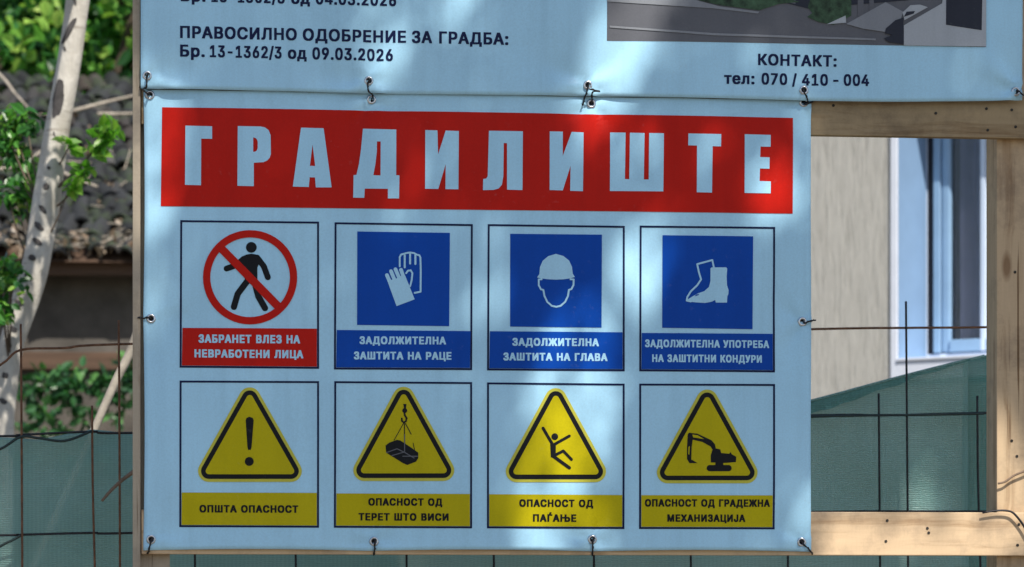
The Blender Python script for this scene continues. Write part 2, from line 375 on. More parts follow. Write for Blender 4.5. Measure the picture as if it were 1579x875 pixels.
import json
GLYPHS = json.loads(r'''{"heavy":{"Ѓ":[842,[[695,1266,697,1170,591,1009,602,1000,812,998,818,816,809,807,381,802,379,9,370,0,116,0,107,9,107,991,116,1000,334,1002,341,1098,427,1267]]],"Ј":[834,[[752,998,757,227,744,159,724,112,662,41,620,15,548,-7,291,-11,191,19,114,80,74,155,61,216,61,391,70,400,323,400,332,391,339,291,359,245,402,204,434,218,468,262,486,334,486,991,495,1000]]],"Њ":[1526,[[1416,568,1455,523,1487,452,1496,398,1496,252,1481,177,1455,123,1405,68,1352,33,1298,13,1223,0,709,0,700,9,698,444,691,450,384,450,375,441,373,6,366,0,116,0,107,9,107,991,116,1000,366,1000,373,994,375,648,384,639,694,641,700,648,702,995,966,1000,975,991,980,645,1270,636,1345,614],[1177,400,1102,440,1070,446,977,441,980,195,1055,193,1105,202,1155,227,1189,259,1208,288,1219,330,1202,370]]],"А":[982,[[651,995,981,102,980,6,973,0,712,0,702,9,612,250,405,254,391,238,305,2,35,2,31,98,356,991,366,1000],[509,548,499,545,470,462,477,446,534,446,543,455]]],"Б":[927,[[802,998,802,809,388,807,379,798,379,630,388,621,602,621,680,611,755,586,826,534,865,480,889,398,889,234,876,173,848,116,812,75,770,44,720,20,652,4,113,2,107,9,109,994,116,1000],[573,383,502,419,384,423,381,198,448,193,491,199,538,215,573,239,599,273,614,316,598,355]]],"В":[940,[[798,932,846,866,868,784,868,641,851,577,819,527,878,452,904,359,900,198,881,138,858,98,788,40,670,4,113,2,107,9,109,994,116,1000,634,1000,734,974],[577,368,505,405,384,408,381,202,505,200,562,217,596,241,626,295,606,338],[552,771,473,804,384,805,381,609,452,604,484,610,552,646,591,705,585,730]]],"Г":[842,[[812,998,818,816,809,807,388,807,380,801,379,9,370,0,113,2,107,9,109,994,116,1000]]],"Д":[1141,[[1009,998,1014,202,1023,193,1109,193,1118,184,1116,-191,852,-195,846,-188,846,-9,838,0,334,0,325,-9,325,-188,319,-195,62,-194,57,184,66,193,127,194,143,205,178,255,216,348,254,555,292,995],[738,805,562,807,551,798,521,441,473,202,480,193,734,193,743,202]]],"Е":[873,[[816,998,821,816,812,807,388,807,379,798,379,612,388,604,784,604,793,595,793,416,784,407,384,405,379,205,388,196,820,196,829,188,827,6,820,0,113,2,107,9,109,994,116,1000]]],"Ж":[1318,[[1288,998,1289,902,1056,520,1314,98,1312,2,1030,2,820,345,811,338,811,9,802,0,542,5,534,345,320,4,34,5,36,98,295,516,61,902,62,998,352,997,534,695,542,995,802,1000,811,991,816,692,998,997]]],"З":[895,[[745,943,797,873,821,788,815,620,796,570,766,527,831,445,854,362,854,227,837,159,812,112,773,68,705,22,588,-11,341,-11,273,2,191,38,129,91,96,141,75,216,75,320,84,329,338,329,349,320,361,273,388,236,441,201,470,195,534,232,562,266,574,298,551,345,516,377,427,411,298,420,296,598,305,607,405,611,470,629,514,662,543,720,512,775,462,805,420,784,393,759,352,675,102,675,93,684,93,773,102,827,127,884,170,936,238,981,305,1004,370,1014,595,1011,673,989]]],"И":[1060,[[980,998,983,5,720,0,712,6,711,462,702,473,402,4,112,2,109,995,370,1000,379,991,379,530,388,523,689,995]]],"К":[959,[[938,998,939,902,644,512,951,102,955,5,662,3,384,368,377,6,370,0,112,2,109,995,376,995,379,666,388,656,645,996]]],"Л":[1054,[[973,998,976,5,716,0,707,9,707,798,698,807,530,807,521,798,518,766,479,270,461,173,436,102,391,43,327,9,277,0,62,2,57,184,66,193,130,201,160,220,181,252,197,302,262,994,270,1000]]],"М":[1248,[[1166,998,1166,2,902,5,900,305,891,315,766,4,516,1,384,319,375,309,373,5,109,5,112,998,420,1000,430,993,641,468,848,993,859,1000]]],"Н":[1049,[[966,998,969,5,709,0,702,6,700,405,694,412,388,414,379,405,377,6,370,0,112,2,109,995,370,1000,377,994,379,616,385,609,691,607,700,616,702,994,709,1000]]],"О":[1078,[[898,914,951,852,996,773,1022,691,1036,609,1036,391,1029,341,992,220,944,138,884,75,816,29,759,6,677,-11,409,-7,302,26,241,64,179,123,125,205,95,280,75,380,71,580,82,666,111,766,164,859,212,914,280,964,348,994,459,1014,652,1014,723,1004,830,964],[655,750,559,802,480,769,425,720,386,662,359,595,346,534,343,498,356,420,402,312,477,234,552,199,612,222,679,273,735,362,761,452,764,527,748,605,709,688]]],"П":[1049,[[966,998,969,5,709,0,700,9,698,801,691,807,388,807,379,798,379,9,370,0,112,2,109,995]]],"Р":[920,[[806,923,857,852,886,752,882,562,860,488,833,441,762,377,677,342,616,332,385,330,379,323,376,5,112,2,109,995,623,1000,741,969],[562,761,495,798,441,807,381,802,384,527,434,525,502,538,545,559,584,598,611,666,596,716]]],"С":[1037,[[891,921,945,859,984,784,1000,723,995,624,738,621,695,705,648,757,598,789,555,803,480,769,406,695,359,595,343,498,366,384,409,302,477,234,552,199,595,211,655,250,694,295,738,379,994,377,1000,370,997,262,974,195,936,130,905,93,823,33,759,6,680,-11,409,-7,327,15,241,63,175,127,126,202,95,280,75,380,71,580,79,648,119,784,164,859,216,918,280,964,348,994,459,1014,655,1014,741,1001,820,971]]],"Т":[927,[[895,998,900,816,894,809,623,807,614,798,614,9,605,0,352,0,343,9,343,798,334,807,63,809,57,816,57,991,66,1000]]],"У":[905,[[902,998,906,905,596,155,551,73,498,26,430,4,160,2,154,9,155,190,273,202,304,220,326,255,34,898,34,994,41,1000,312,996,477,636,627,996]]],"Х":[973,[[948,998,951,905,684,516,969,95,969,5,684,2,502,255,316,1,38,2,36,98,323,512,57,902,56,995,341,999,505,772,670,999]]],"Ц":[1021,[[941,998,946,202,955,193,1027,193,1036,184,1033,-191,774,-195,768,-188,768,-9,759,0,112,2,109,995,370,1000,379,991,380,199,388,193,666,193,675,202,675,991,684,1000]]],"Ш":[1316,[[1234,998,1234,2,109,5,112,998,370,1000,379,991,379,202,388,193,530,193,539,202,545,998,802,1000,811,991,811,202,820,193,959,193,968,202,968,991,977,1000]]]," ":[530,[]]},"bold":{"-":[921,[[722,512,728,355,719,346,219,346,210,355,210,506,219,515]]],".":[433,[[344,202,365,167,371,83,361,39,333,6,300,-7,164,-7,109,24,92,64,92,153,109,193,127,210,160,224,300,224]]],"/":[546,[[535,1042,538,961,244,-131,233,-140,35,-140,26,-131,29,-64,325,1035,336,1044]]],"0":[921,[[719,945,774,881,804,822,835,730,853,616,857,443,849,351,829,244,797,160,722,59,627,2,564,-11,377,-11,285,15,230,51,168,123,124,215,99,314,88,406,88,590,106,719,140,825,175,888,230,949,270,977,336,1004,403,1015,575,1011,653,988],[528,805,487,830,461,833,390,778,357,726,333,660,312,539,320,403,350,292,393,219,425,190,469,167,535,202,580,263,608,333,629,443,629,557,608,667,576,744]]],"1":[921,[[612,998,618,175,627,165,822,163,827,9,818,0,149,0,140,9,146,164,381,165,390,175,389,733,381,740,267,659,167,658,158,667,160,847,366,999]]],"2":[921,[[722,945,779,877,809,789,812,693,792,583,755,513,702,443,456,178,465,169,818,169,827,160,825,6,818,0,124,2,118,145,124,160,511,575,558,642,585,708,576,748,551,789,506,824,465,838,414,814,374,774,336,665,131,665,121,675,125,789,164,888,200,934,267,981,318,1001,395,1015,542,1015,605,1005,667,982]]],"3":[921,[[789,998,792,844,584,605,678,573,726,545,772,502,808,447,831,369,831,230,818,175,793,123,748,70,686,26,627,3,557,-11,355,-11,274,6,197,43,151,79,106,142,81,230,87,307,303,309,328,248,362,206,395,183,450,164,513,181,546,202,588,252,602,300,571,377,506,429,425,452,296,456,287,465,289,616,468,825,138,831,129,840,131,994,138,1000]]],"4":[921,[[675,998,677,928,518,649,737,645,739,373,748,364,869,358,871,204,862,195,741,189,739,9,730,0,528,0,518,9,513,193,83,195,74,204,74,351,450,994],[517,647,350,373,355,365,509,364,518,373]]],"6":[921,[[693,998,695,925,507,653,513,644,627,634,682,613,761,550,795,498,824,399,824,248,793,145,750,83,711,47,660,15,601,-4,377,-11,278,18,226,51,188,90,159,131,128,204,118,259,118,395,148,509,245,682,461,995],[531,449,476,479,436,466,374,410,348,355,345,307,373,237,417,190,465,165,506,177,555,219,582,259,596,303,599,325,584,381]]],"7":[921,[[822,998,823,814,418,9,406,0,186,2,180,9,185,79,560,822,550,831,123,831,114,840,116,994,123,1000]]],"9":[921,[[722,945,786,866,824,748,824,601,782,465,722,358,482,6,252,0,243,9,246,75,434,347,428,356,318,367,259,390,195,436,148,502,118,608,118,748,144,847,188,914,230,954,289,988,369,1011,542,1015,594,1007,645,992],[542,798,480,836,450,830,386,781,351,719,343,678,365,608,399,562,461,524,487,526,535,555,571,597,593,645,599,682,590,722]]],":":[433,[[344,202,365,167,371,83,361,39,333,6,300,-7,164,-7,109,24,92,64,92,153,109,193,127,210,160,224,300,224],[341,711,368,664,368,564,355,535,333,512,285,496,175,496,134,508,105,535,92,568,92,660,104,693,131,718,167,732,292,732]]],"А":[970,[[619,994,958,75,960,9,950,0,730,2,627,260,366,261,351,244,267,5,39,0,29,9,32,72,366,991,377,1000],[498,641,488,638,420,439,428,430,561,430,570,439]]],"Б":[914,[[774,998,779,840,770,831,344,829,338,619,347,610,568,610,649,600,726,574,799,520,839,465,864,381,864,241,851,178,821,119,785,77,741,45,689,21,619,4,116,2,110,9,112,994,119,1000],[590,394,553,418,506,434,344,435,341,175,491,173,553,192,590,217,621,259,636,311,622,355]]],"В":[927,[[770,930,819,862,842,778,842,660,832,616,811,572,772,528,843,450,875,366,879,230,869,178,840,112,811,77,759,41,638,4,116,2,110,9,112,994,119,1000,601,1000,704,974],[594,379,557,404,491,423,344,420,341,178,498,173,557,185,601,209,631,241,649,289,624,347],[568,794,487,827,344,829,341,597,465,592,531,611,568,636,599,675,614,715,602,752]]],"Г":[826,[[785,998,790,840,781,831,347,831,340,825,338,9,329,0,116,2,110,9,112,994,119,1000]]],"Д":[1134,[[987,998,993,178,1002,169,1090,169,1099,160,1097,-197,877,-200,871,-9,862,0,292,0,283,-9,278,-200,64,-200,59,160,68,169,131,170,147,182,183,233,222,329,261,542,300,994],[759,829,528,831,515,822,482,425,457,285,425,178,432,170,756,169,765,178]]],"Е":[858,[[789,998,794,840,785,831,347,831,338,822,338,601,347,592,756,592,765,583,765,428,756,419,344,417,338,182,347,173,792,173,801,164,800,6,792,0,116,2,110,9,112,994,119,1000]]],"З":[880,[[715,941,769,869,794,781,794,678,785,627,759,572,718,524,788,454,821,381,827,233,804,149,761,86,730,58,675,23,608,-1,553,-11,351,-11,281,2,211,30,132,94,99,145,77,222,77,300,86,309,300,308,321,252,350,211,403,177,447,164,498,177,550,210,585,256,596,289,575,344,531,388,469,417,311,429,305,586,314,596,417,599,483,618,538,664,562,730,525,800,487,826,450,838,403,820,353,781,311,695,105,695,96,704,96,767,122,866,162,921,211,962,278,994,347,1011,561,1011,642,988]]],"И":[1050,[[958,998,961,6,741,0,732,9,732,557,722,567,364,6,116,2,113,994,329,1000,338,991,338,436,347,428,709,994]]],"К":[946,[[914,998,915,928,600,513,928,75,932,6,682,3,376,410,347,423,338,414,338,9,329,0,116,2,113,994,329,1000,336,994,338,605,355,596,664,996]]],"Л":[1043,[[950,998,954,6,737,0,728,9,728,822,719,831,494,831,485,822,482,789,441,278,424,178,398,105,351,44,285,10,233,0,64,2,59,160,68,169,134,178,165,197,187,230,203,281,270,994,278,1000]]],"Н":[1038,[[943,998,946,6,730,0,721,9,721,417,714,425,347,426,338,417,338,9,329,0,116,2,113,994,329,1000,338,991,338,605,344,597,711,596,721,605,721,991,730,1000]]],"О":[1069,[[873,912,928,847,974,767,1001,682,1015,597,1007,351,973,233,928,153,884,99,789,30,730,6,645,-11,421,-7,347,12,259,57,202,105,140,189,98,289,77,392,74,568,85,656,115,759,160,844,219,912,289,962,358,994,472,1015,619,1015,722,997,803,962],[675,772,605,815,553,832,487,815,432,784,386,741,346,682,315,601,301,483,315,403,341,329,410,235,469,195,528,172,550,169,601,185,682,235,738,307,776,403,790,509,770,623,729,708]]],"П":[1038,[[943,998,946,6,730,0,721,9,719,825,711,831,347,831,338,822,338,9,329,0,116,2,113,994]]],"Р":[905,[[778,921,831,847,860,744,857,579,834,502,806,454,733,388,645,352,583,342,344,340,338,333,336,6,329,0,116,2,110,9,112,994,119,1000,590,1000,711,968],[579,783,535,812,480,827,341,825,344,513,447,511,506,521,561,546,589,572,617,616,631,675,613,737]]],"С":[1026,[[866,919,921,855,961,778,978,715,972,642,759,640,715,726,667,779,616,812,539,832,443,792,366,715,318,612,301,483,326,366,370,281,439,212,542,169,612,188,675,228,715,274,759,360,969,360,978,351,975,270,951,200,921,145,881,96,796,34,730,6,649,-11,421,-7,336,15,248,65,180,131,129,208,98,289,77,392,74,568,81,638,109,744,160,844,222,915,274,954,358,994,436,1011,623,1015,711,1001,792,970]]],"Т":[913,[[869,998,875,840,869,833,590,831,581,822,581,9,572,0,362,0,353,9,353,822,344,831,68,831,59,840,59,991,68,1000]]],"д":[873,[[759,762,765,178,774,169,862,169,871,160,869,-197,656,-200,651,-9,642,0,256,0,246,-9,241,-200,28,-200,22,160,31,169,75,169,89,178,128,233,149,289,173,417,205,759],[539,590,425,592,415,583,393,358,357,178,362,170,535,169,544,178]]],"е":[831,[[702,689,749,623,780,542,794,428,789,315,307,312,298,303,338,222,377,186,443,158,483,170,520,195,568,260,667,261,770,236,779,226,778,156,739,86,693,43,638,12,535,-15,355,-15,296,-4,233,19,171,62,100,160,76,226,62,311,62,443,73,513,103,601,151,675,237,742,344,772,520,772,572,762,642,735],[503,561,443,597,406,591,338,539,304,480,314,471,546,471,553,480,547,494]]],"л":[824,[[744,762,748,6,535,0,528,6,526,583,517,592,392,592,382,583,364,237,343,138,315,75,274,32,219,7,17,2,11,160,20,169,72,174,101,191,121,219,140,285,154,425,168,759]]],"о":[851,[[704,693,748,642,788,561,805,491,812,403,809,292,792,208,768,149,728,90,634,15,524,-15,351,-15,296,-5,233,19,167,66,124,119,96,171,76,230,62,311,62,443,73,513,96,586,154,678,200,718,256,749,347,772,528,772,579,762,642,738],[502,566,439,599,384,576,319,498,290,399,297,322,329,241,384,182,436,159,491,182,535,226,568,292,585,362,575,443,558,491]]],"р":[868,[[711,710,763,653,793,597,817,524,827,454,820,252,803,186,767,112,700,40,612,-4,561,-15,392,-15,325,0,318,-256,102,-259,96,-252,97,759,105,765,307,765,325,757,388,772,564,772,649,749],[531,559,461,599,414,579,354,513,324,425,320,358,354,248,395,195,458,162,502,179,549,222,582,285,599,351,603,381,590,454,565,513]]],"т":[686,[[689,762,689,598,476,596,467,586,467,9,458,0,252,0,243,9,243,586,233,596,17,597,11,756,20,765]]]," ":[544,[]]}}''')

# ------------------------------------------------------------------ banner surface and print
LOW_GR = [(231, 146), (573, 153), (912, 160), (1240, 158), (233, 491), (1238, 496), (233, 832), (577, 835), (914, 832), (1237, 836)]
UP_GR = [(227, 116), (569, 124), (907, 131), (1240, 139), (1567, 141)]
GRW = {'low': [at(*p) for p in LOW_GR], 'up': [at(*p) for p in UP_GR]}
SHEET_Y = {'low': 0.0, 'up': -0.012}


def relief(which, x, z):
    """how far the tensioned sheet bulges out of its plane, in metres (+ is away from the viewer)"""
    s = 0.0 if which == 'low' else 5.3
    d = 0.0026 * math.sin(2.1 * x + 1.3 * z + s) + 0.0014 * math.sin(4.2 * x - 1.1 * z + 1.0 + s) + 0.0008 * math.sin(7.0 * x + 2.3 + s) + 0.0007 * math.sin(34 * x + 9 * z + 3 * math.sin(3.1 * z + s)) * (0.5 + 0.5 * math.sin(2.7 * x + 1.9 * z + s))
    for i, g in enumerate(GRW[which]):
        dx, dz = x - g.x, z - g.z
        r = math.hypot(dx, dz)
        if r < 0.36:
            # gathered folds that fan out from the eyelet, and the pull of the tie
            a = math.atan2(dz, dx)
            e = math.exp(-r / (0.05 if which == 'low' else 0.075)) * min(1.0, r / 0.015) * (1.4 if which == 'low' else 0.4 if i == 3 else 2.3)
            d += e * (0.0030 * math.cos(4 * a + i * 1.7 + s) + 0.0011 * math.cos(7 * a + i * 2.9)) + 0.0065 * math.exp(-(r / 0.10) ** 2)
    return min(d, 0.0095)


def sheet_y(which, x, z, off=0.0):
    return SHEET_Y[which] + relief(which, x, z) - off


def fill2d(loops):
    """closed loops in (x, z) -> vertices and faces, holes respected"""
    cu = bpy.data.curves.new('tmp', 'CURVE')
    cu.dimensions = '2D'
    cu.fill_mode = 'BOTH'
    for lp in loops:
        sp = cu.splines.new('POLY')
        sp.points.add(len(lp) - 1)
        for p, q in zip(sp.points, lp):
            p.co = (q[0], q[1], 0, 1)
        sp.use_cyclic_u = True
    ob = bpy.data.objects.new('tmp', cu)
    me = bpy.data.meshes.new_from_object(ob)
    v = [(a.co.x, a.co.y) for a in me.vertices]
    f = [tuple(p.vertices) for p in me.polygons]
    bpy.data.objects.remove(ob)
    bpy.data.curves.remove(cu)
    bpy.data.meshes.remove(me)
    return v, f


class Print:
    """flat ink shapes that follow one sheet's relief"""
    def __init__(s, which, off, step=0.012):
        s.w, s.off, s.step, s.k = which, off, step, 0
        s.v, s.f = [], []

    def loops(s, lps, world=False):
        if not world:
            lps = [[(lambda q: (q.x, q.z))(at(*p, Y=SHEET_Y[s.w])) for p in lp] for lp in lps]
        v, f = fill2d(lps)
        bm = bmesh.new()
        bv = [bm.verts.new((a, b, 0)) for a, b in v]
        for q in f:
            try: bm.faces.new([bv[i] for i in q])
            except ValueError: pass
        xs = [a for a, b in v]
        zs = [b for a, b in v]
        for ax, lo, hi in ((0, min(xs), max(xs)), (1, min(zs), max(zs))):
            c = math.floor(lo / s.step) * s.step + s.step
            while c < hi - 1e-5:
                nrm = (1, 0, 0) if ax == 0 else (0, 1, 0)
                bmesh.ops.bisect_plane(bm, geom=bm.verts[:] + bm.edges[:] + bm.faces[:], plane_co=(c, c, 0), plane_no=nrm, dist=1e-6)
                c += s.step
        bm.verts.index_update()
        b = len(s.v)
        o = s.off + s.k * 0.00002
        for vv in bm.verts:
            x, z = vv.co.x, vv.co.y
            s.v.append((x, sheet_y(s.w, x, z, o), z))
        for q in bm.faces:
            q.normal_update()
            ix = [x.index + b for x in q.verts]
            s.f.append(ix if q.normal.z > 0 else ix[::-1])
        bm.free()
        s.k += 1
        return s

    def poly(s, pts): return s.loops([pts])

    def circle(s, c, r, hole=None, n=56):
        L = [[(c[0] + r * math.cos(2 * math.pi * i / n), c[1] + r * math.sin(2 * math.pi * i / n)) for i in range(n)]]
        if hole: L.append([(c[0] + hole * math.cos(2 * math.pi * i / n), c[1] + hole * math.sin(2 * math.pi * i / n)) for i in range(n)][::-1])
        return s.loops(L)

    def hull(s, cs, r, r2=None):
        def ring(R):
            out = []
            n = len(cs)
            for i in range(n):
                a, b, c = cs[i - 1], cs[i], cs[(i + 1) % n]
                a0 = math.atan2(b[1] - a[1], b[0] - a[0]) - math.pi / 2
                a1 = math.atan2(c[1] - b[1], c[0] - b[0]) - math.pi / 2
                while a1 < a0: a1 += 2 * math.pi
                for k in range(11):
                    t = a0 + (a1 - a0) * k / 10
                    out.append((b[0] + R * math.cos(t), b[1] + R * math.sin(t)))
            return out
        L = [ring(r)]
        if r2: L.append(ring(r2)[::-1])
        return s.loops(L)

    def stroke(s, pts, wd, closed=False):
        pp = list(pts) + ([pts[0]] if closed else [])
        for (x0, y0), (x1, y1) in zip(pp, pp[1:]):
            a = math.atan2(y1 - y0, x1 - x0)
            L = []
            for k in range(9):
                t = a + math.pi / 2 + math.pi * k / 8
                L.append((x0 + wd / 2 * math.cos(t), y0 + wd / 2 * math.sin(t)))
            for k in range(9):
                t = a - math.pi / 2 + math.pi * k / 8
                L.append((x1 + wd / 2 * math.cos(t), y1 + wd / 2 * math.sin(t)))
            s.loops([L])
        return s

    def text(s, txt, font, p0, p1, cap):
        """one line of lettering with its baseline from pixel p0 to pixel p1, cap height in pixels"""
        g = GLYPHS[font]
        a, b = at(*p0, Y=SHEET_Y[s.w]), at(*p1, Y=SHEET_Y[s.w])
        h = (at(p0[0], p0[1] - cap, Y=SHEET_Y[s.w]) - a).z
        x, loops = 0, []
        for ch in txt:
            adv, polys = g[ch]
            for p in polys:
                loops.append([(p[i] + x, p[i + 1]) for i in range(0, len(p), 2)])
            x += adv
        lo = min(q[0] for l in loops for q in l)
        hi = max(q[0] for l in loops for q in l)
        kx = (b.x - a.x) / (hi - lo)
        zz = lambda xx: a.z + (b.z - a.z) * (xx - lo) / (hi - lo)
        return s.loops([[(a.x + (q[0] - lo) * kx, zz(q[0]) + q[1] / 1000 * h) for q in l] for l in loops], world=True)

    def build(s, name, m, parent, label=None):
        o = mesh(name, s.v, s.f, m, parent)
        if label: o['label'] = label
        return o


def sheet(which, name, x0, x1, z0, z1, parent, hem, edge=None):
    step = 0.01
    nx, nz = int((x1 - x0) / step), int((z1 - z0) / step)
    V, Fc = [], []
    for j in range(nz + 1):
        for i in range(nx + 1):
            x, z = x0 + (x1 - x0) * i / nx, z0 + (z1 - z0) * j / nz
            dz = edge(x) * max(0, 1 - (z - z0) / 0.15) if edge else 0
            dx = 0.0
            if which == 'low':   # the hem draws in a little between the eyelets
                t = (x - x0) / (x1 - x0) * 3
                dz += 0.0035 * abs(math.sin(math.pi * t)) * max(0, 1 - (z - z0) / 0.08)
                q = abs(math.sin(math.pi * 2 * (z - z0) / (z1 - z0))) * 0.003
                dx = q * max(0, 1 - (x - x0) / 0.08) - q * max(0, 1 - (x1 - x) / 0.08)
            V.append((x + dx, sheet_y(which, x, z), z + dz))
    n = nx + 1
    front = len(V)
    V += [(x, y + 0.0012, z) for x, y, z in V]
    for j in range(nz):
        for i in range(nx):
            a = j * n + i
            Fc.append((a, a + 1, a + n + 1, a + n))
            Fc.append((front + a, front + a + n, front + a + n + 1, front + a + 1))
    ring = [i for i in range(n)] + [j * n + nx for j in range(1, nz + 1)] + [nz * n + i for i in range(nx - 1, -1, -1)] + [j * n for j in range(nz - 1, 0, -1)]
    for a, b in zip(ring, ring[1:] + ring[:1]):
        Fc.append((a, front + a, front + b, b))
    return mesh(name, V, Fc, M['vinyl'], parent, smooth=True)


def grommet(which, p, parent):
    y = sheet_y(which, p.x, p.z, 0.0)
    mb = MB()
    n = 20
    prof = [(0.0050, 0.0006), (0.0054, -0.0022), (0.0076, -0.0034), (0.0100, -0.0026), (0.0112, 0.0006)]
    V, Fc = [], []
    for r, dy in prof:
        for k in range(n):
            a = 2 * math.pi * k / n
            V.append((p.x + r * math.cos(a), y + dy - 0.0006, p.z + r * math.sin(a)))
    for i in range(len(prof) - 1):
        for k in range(n):
            Fc.append((i * n + k, i * n + (k + 1) % n, (i + 1) * n + (k + 1) % n, (i + 1) * n + k))
    mb.add(V, Fc)
    o = mb.build('grommet', M['steel'], parent, smooth=True)
    hv = [(p.x + 0.0052 * math.cos(2 * math.pi * k / n), y - 0.0005, p.z + 0.0052 * math.sin(2 * math.pi * k / n)) for k in range(n)]
    mesh('eyelet_hole', hv, [tuple(range(n))], M['black'], o)


# ---- lower banner: the warning board
a = at(221, 138)
b = at(1252, 852)
LX0, LX1 = a.x, b.x
LZ0, LZ1 = (at(221, 848).z + b.z) / 2, at(700, 132).z
low = thing('safety_banner', 'pale blue vinyl safety banner with red title strip and eight warning pictograms', 'banner', (0, 0, LZ0))
sheet('low', 'vinyl_sheet', LX0, LX1, LZ0, LZ1, low, True)
for p in GRW['low']: grommet('low', p, low)

band = Print('low', 0.0011, 0.01).poly([(250, 165), (1223, 182), (1222, 330), (248, 318)]).build('title_strip', M['red'], low, 'red title strip')
c5 = lambda L: [(240 + x / 3.158, 155 + y / 3.158) for x, y in L]
c6 = lambda L: [(730 + x / 3.158, 155 + y / 3.158) for x, y in L]
HEAD = [
    [c5([(145, 122), (275, 126), (275, 187), (222, 186), (221, 413), (143, 411)])],
    [c5([(400, 125), (510, 127), (533, 132), (550, 145), (560, 170), (561, 262), (555, 280), (543, 293), (525, 301), (478, 304), (478, 418), (398, 416)]),
     c5([(475, 180), (488, 184), (495, 193), (497, 203), (497, 232), (493, 243), (487, 249), (475, 251)])],
    [c5([(708, 133), (818, 136), (857, 424), (780, 424), (776, 375), (750, 375), (746, 422), (668, 420)]), c5([(764, 215), (777, 320), (751, 319)])],
    [c5([(1010, 137), (1172, 142), (1171, 365), (1187, 366), (1185, 478), (1131, 478), (1131, 431), (1018, 430), (1016, 475), (962, 474), (964, 365), (978, 363), (990, 310), (1000, 240)]),
     c5([(1078, 200), (1096, 200), (1095, 366), (1060, 365), (1070, 310), (1077, 250)])],
    [c5([(1313, 145), (1372, 147), (1375, 265), (1412, 148), (1476, 150), (1474, 434), (1411, 433), (1412, 312), (1376, 432), (1312, 431)])],
    [c6([(75, 149), (240, 152), (238, 438), (163, 436), (163, 210), (147, 209), (145, 370), (138, 412), (122, 430), (98, 437), (46, 438), (47, 384), (62, 382), (69, 370)])],
    [c6([(371, 152), (435, 153), (434, 272), (478, 154), (536, 157), (532, 444), (470, 442), (472, 320), (434, 440), (370, 438)])],
    [c6([(665, 157), (740, 158), (736, 385), (757, 386), (761, 159), (832, 161), (828, 387), (852, 387), (854, 161), (926, 162), (923, 445), (663, 443)])],
    [c6([(1045, 163), (1205, 166), (1204, 226), (1163, 225), (1160, 451), (1086, 449), (1087, 222), (1044, 221)])],
    [c6([(1320, 166), (1447, 169), (1446, 227), (1397, 226), (1395, 277), (1441, 279), (1440, 334), (1394, 333), (1392, 394), (1447, 396), (1446, 454), (1319, 452)])],
]
hp = Print('low', 0.0018)
for g in HEAD: hp.loops(g)
hp.build('title_lettering', M['vinyl'], band)

CELLS = {  # corners TL TR BR BL in pixels, crop origin of the measured pictogram
    1: ([(278, 339.5), (492, 342), (492, 569), (277, 567)], (270, 335)),
    2: ([(516, 343), (729, 346), (728, 571), (515, 570)], (510, 335)),
    3: ([(752, 346), (963, 349), (963, 573), (751, 571.5)], (745, 335)),
    4: ([(986, 348.5), (1195, 350.5), (1195, 574.5), (985.5, 573)], (980, 335)),
    5: ([(277, 587), (492, 588), (492, 814), (276.5, 813)], (270, 580)),
    6: ([(515.5, 588), (728, 589.5), (728, 815), (515, 814)], (510, 580)),
    7: ([(751, 590), (963, 592), (963, 816), (751, 815)], (745, 580)),
    8: ([(985.5, 592), (1195, 592.5), (1195, 816.5), (985.5, 816)], (980, 580)),
}
TXT = {
    1: [('ЗАБРАНЕТ ВЛЕЗ НА', 132, 703, 709, 47), ('НЕВРАБОТЕНИ ЛИЦА', 109, 721, 792, 46)],
    2: [('ЗАДОЛЖИТЕЛНА', 162, 648, 716, 44), ('ЗАШТИТА НА РАЦЕ', 130, 679, 802, 44)],
    3: [('ЗАДОЛЖИТЕЛНА', 164, 650, 726, 44), ('ЗАШТИТА НА ГЛАВА', 113, 698, 809, 44)],
    4: [('ЗАДОЛЖИТЕЛНА УПОТРЕБА', 52, 751, 735, 43), ('НА ЗАШТИТНИ КОНДУРИ', 92, 710, 818, 43)],
    5: [('ОПШТА ОПАСНОСТ', 137, 693, 769, 42)],
    6: [('ОПАСНОСТ ОД', 212, 628, 730, 42), ('ТЕРЕТ ШТО ВИСИ', 157, 663, 814, 42)],
    7: [('ОПАСНОСТ ОД', 203, 620, 737, 42), ('ПАЃАЊЕ', 280, 525, 820, 42)],
    8: [('ОПАСНОСТ ОД ГРАДЕЖНА', 52, 756, 736, 42), ('МЕХАНИЗАЦИЈА', 178, 617, 821, 42)],
}
BAND_TOP = {1: 506.3, 2: 510, 3: 512, 4: 514.5, 5: 760, 6: 761.5, 7: 763, 8: 764}
S8 = 3.648
PNAME = {1: 'no_entry_panel', 2: 'glove_panel', 3: 'helmet_panel', 4: 'boot_panel', 5: 'general_hazard_panel', 6: 'hanging_load_panel', 7: 'falling_panel', 8: 'excavator_panel'}
PLAB = {1: 'panel with walking figure crossed out by a red ring', 2: 'panel with two pale work gloves on a blue square', 3: 'panel with a helmeted head on a blue square',
        4: 'panel with a pair of boots on a blue square', 5: 'panel with exclamation mark in a yellow triangle', 6: 'panel with a crate hanging from a crane hook in a yellow triangle',
        7: 'panel with a falling figure in a yellow triangle', 8: 'panel with an excavator in a yellow triangle'}
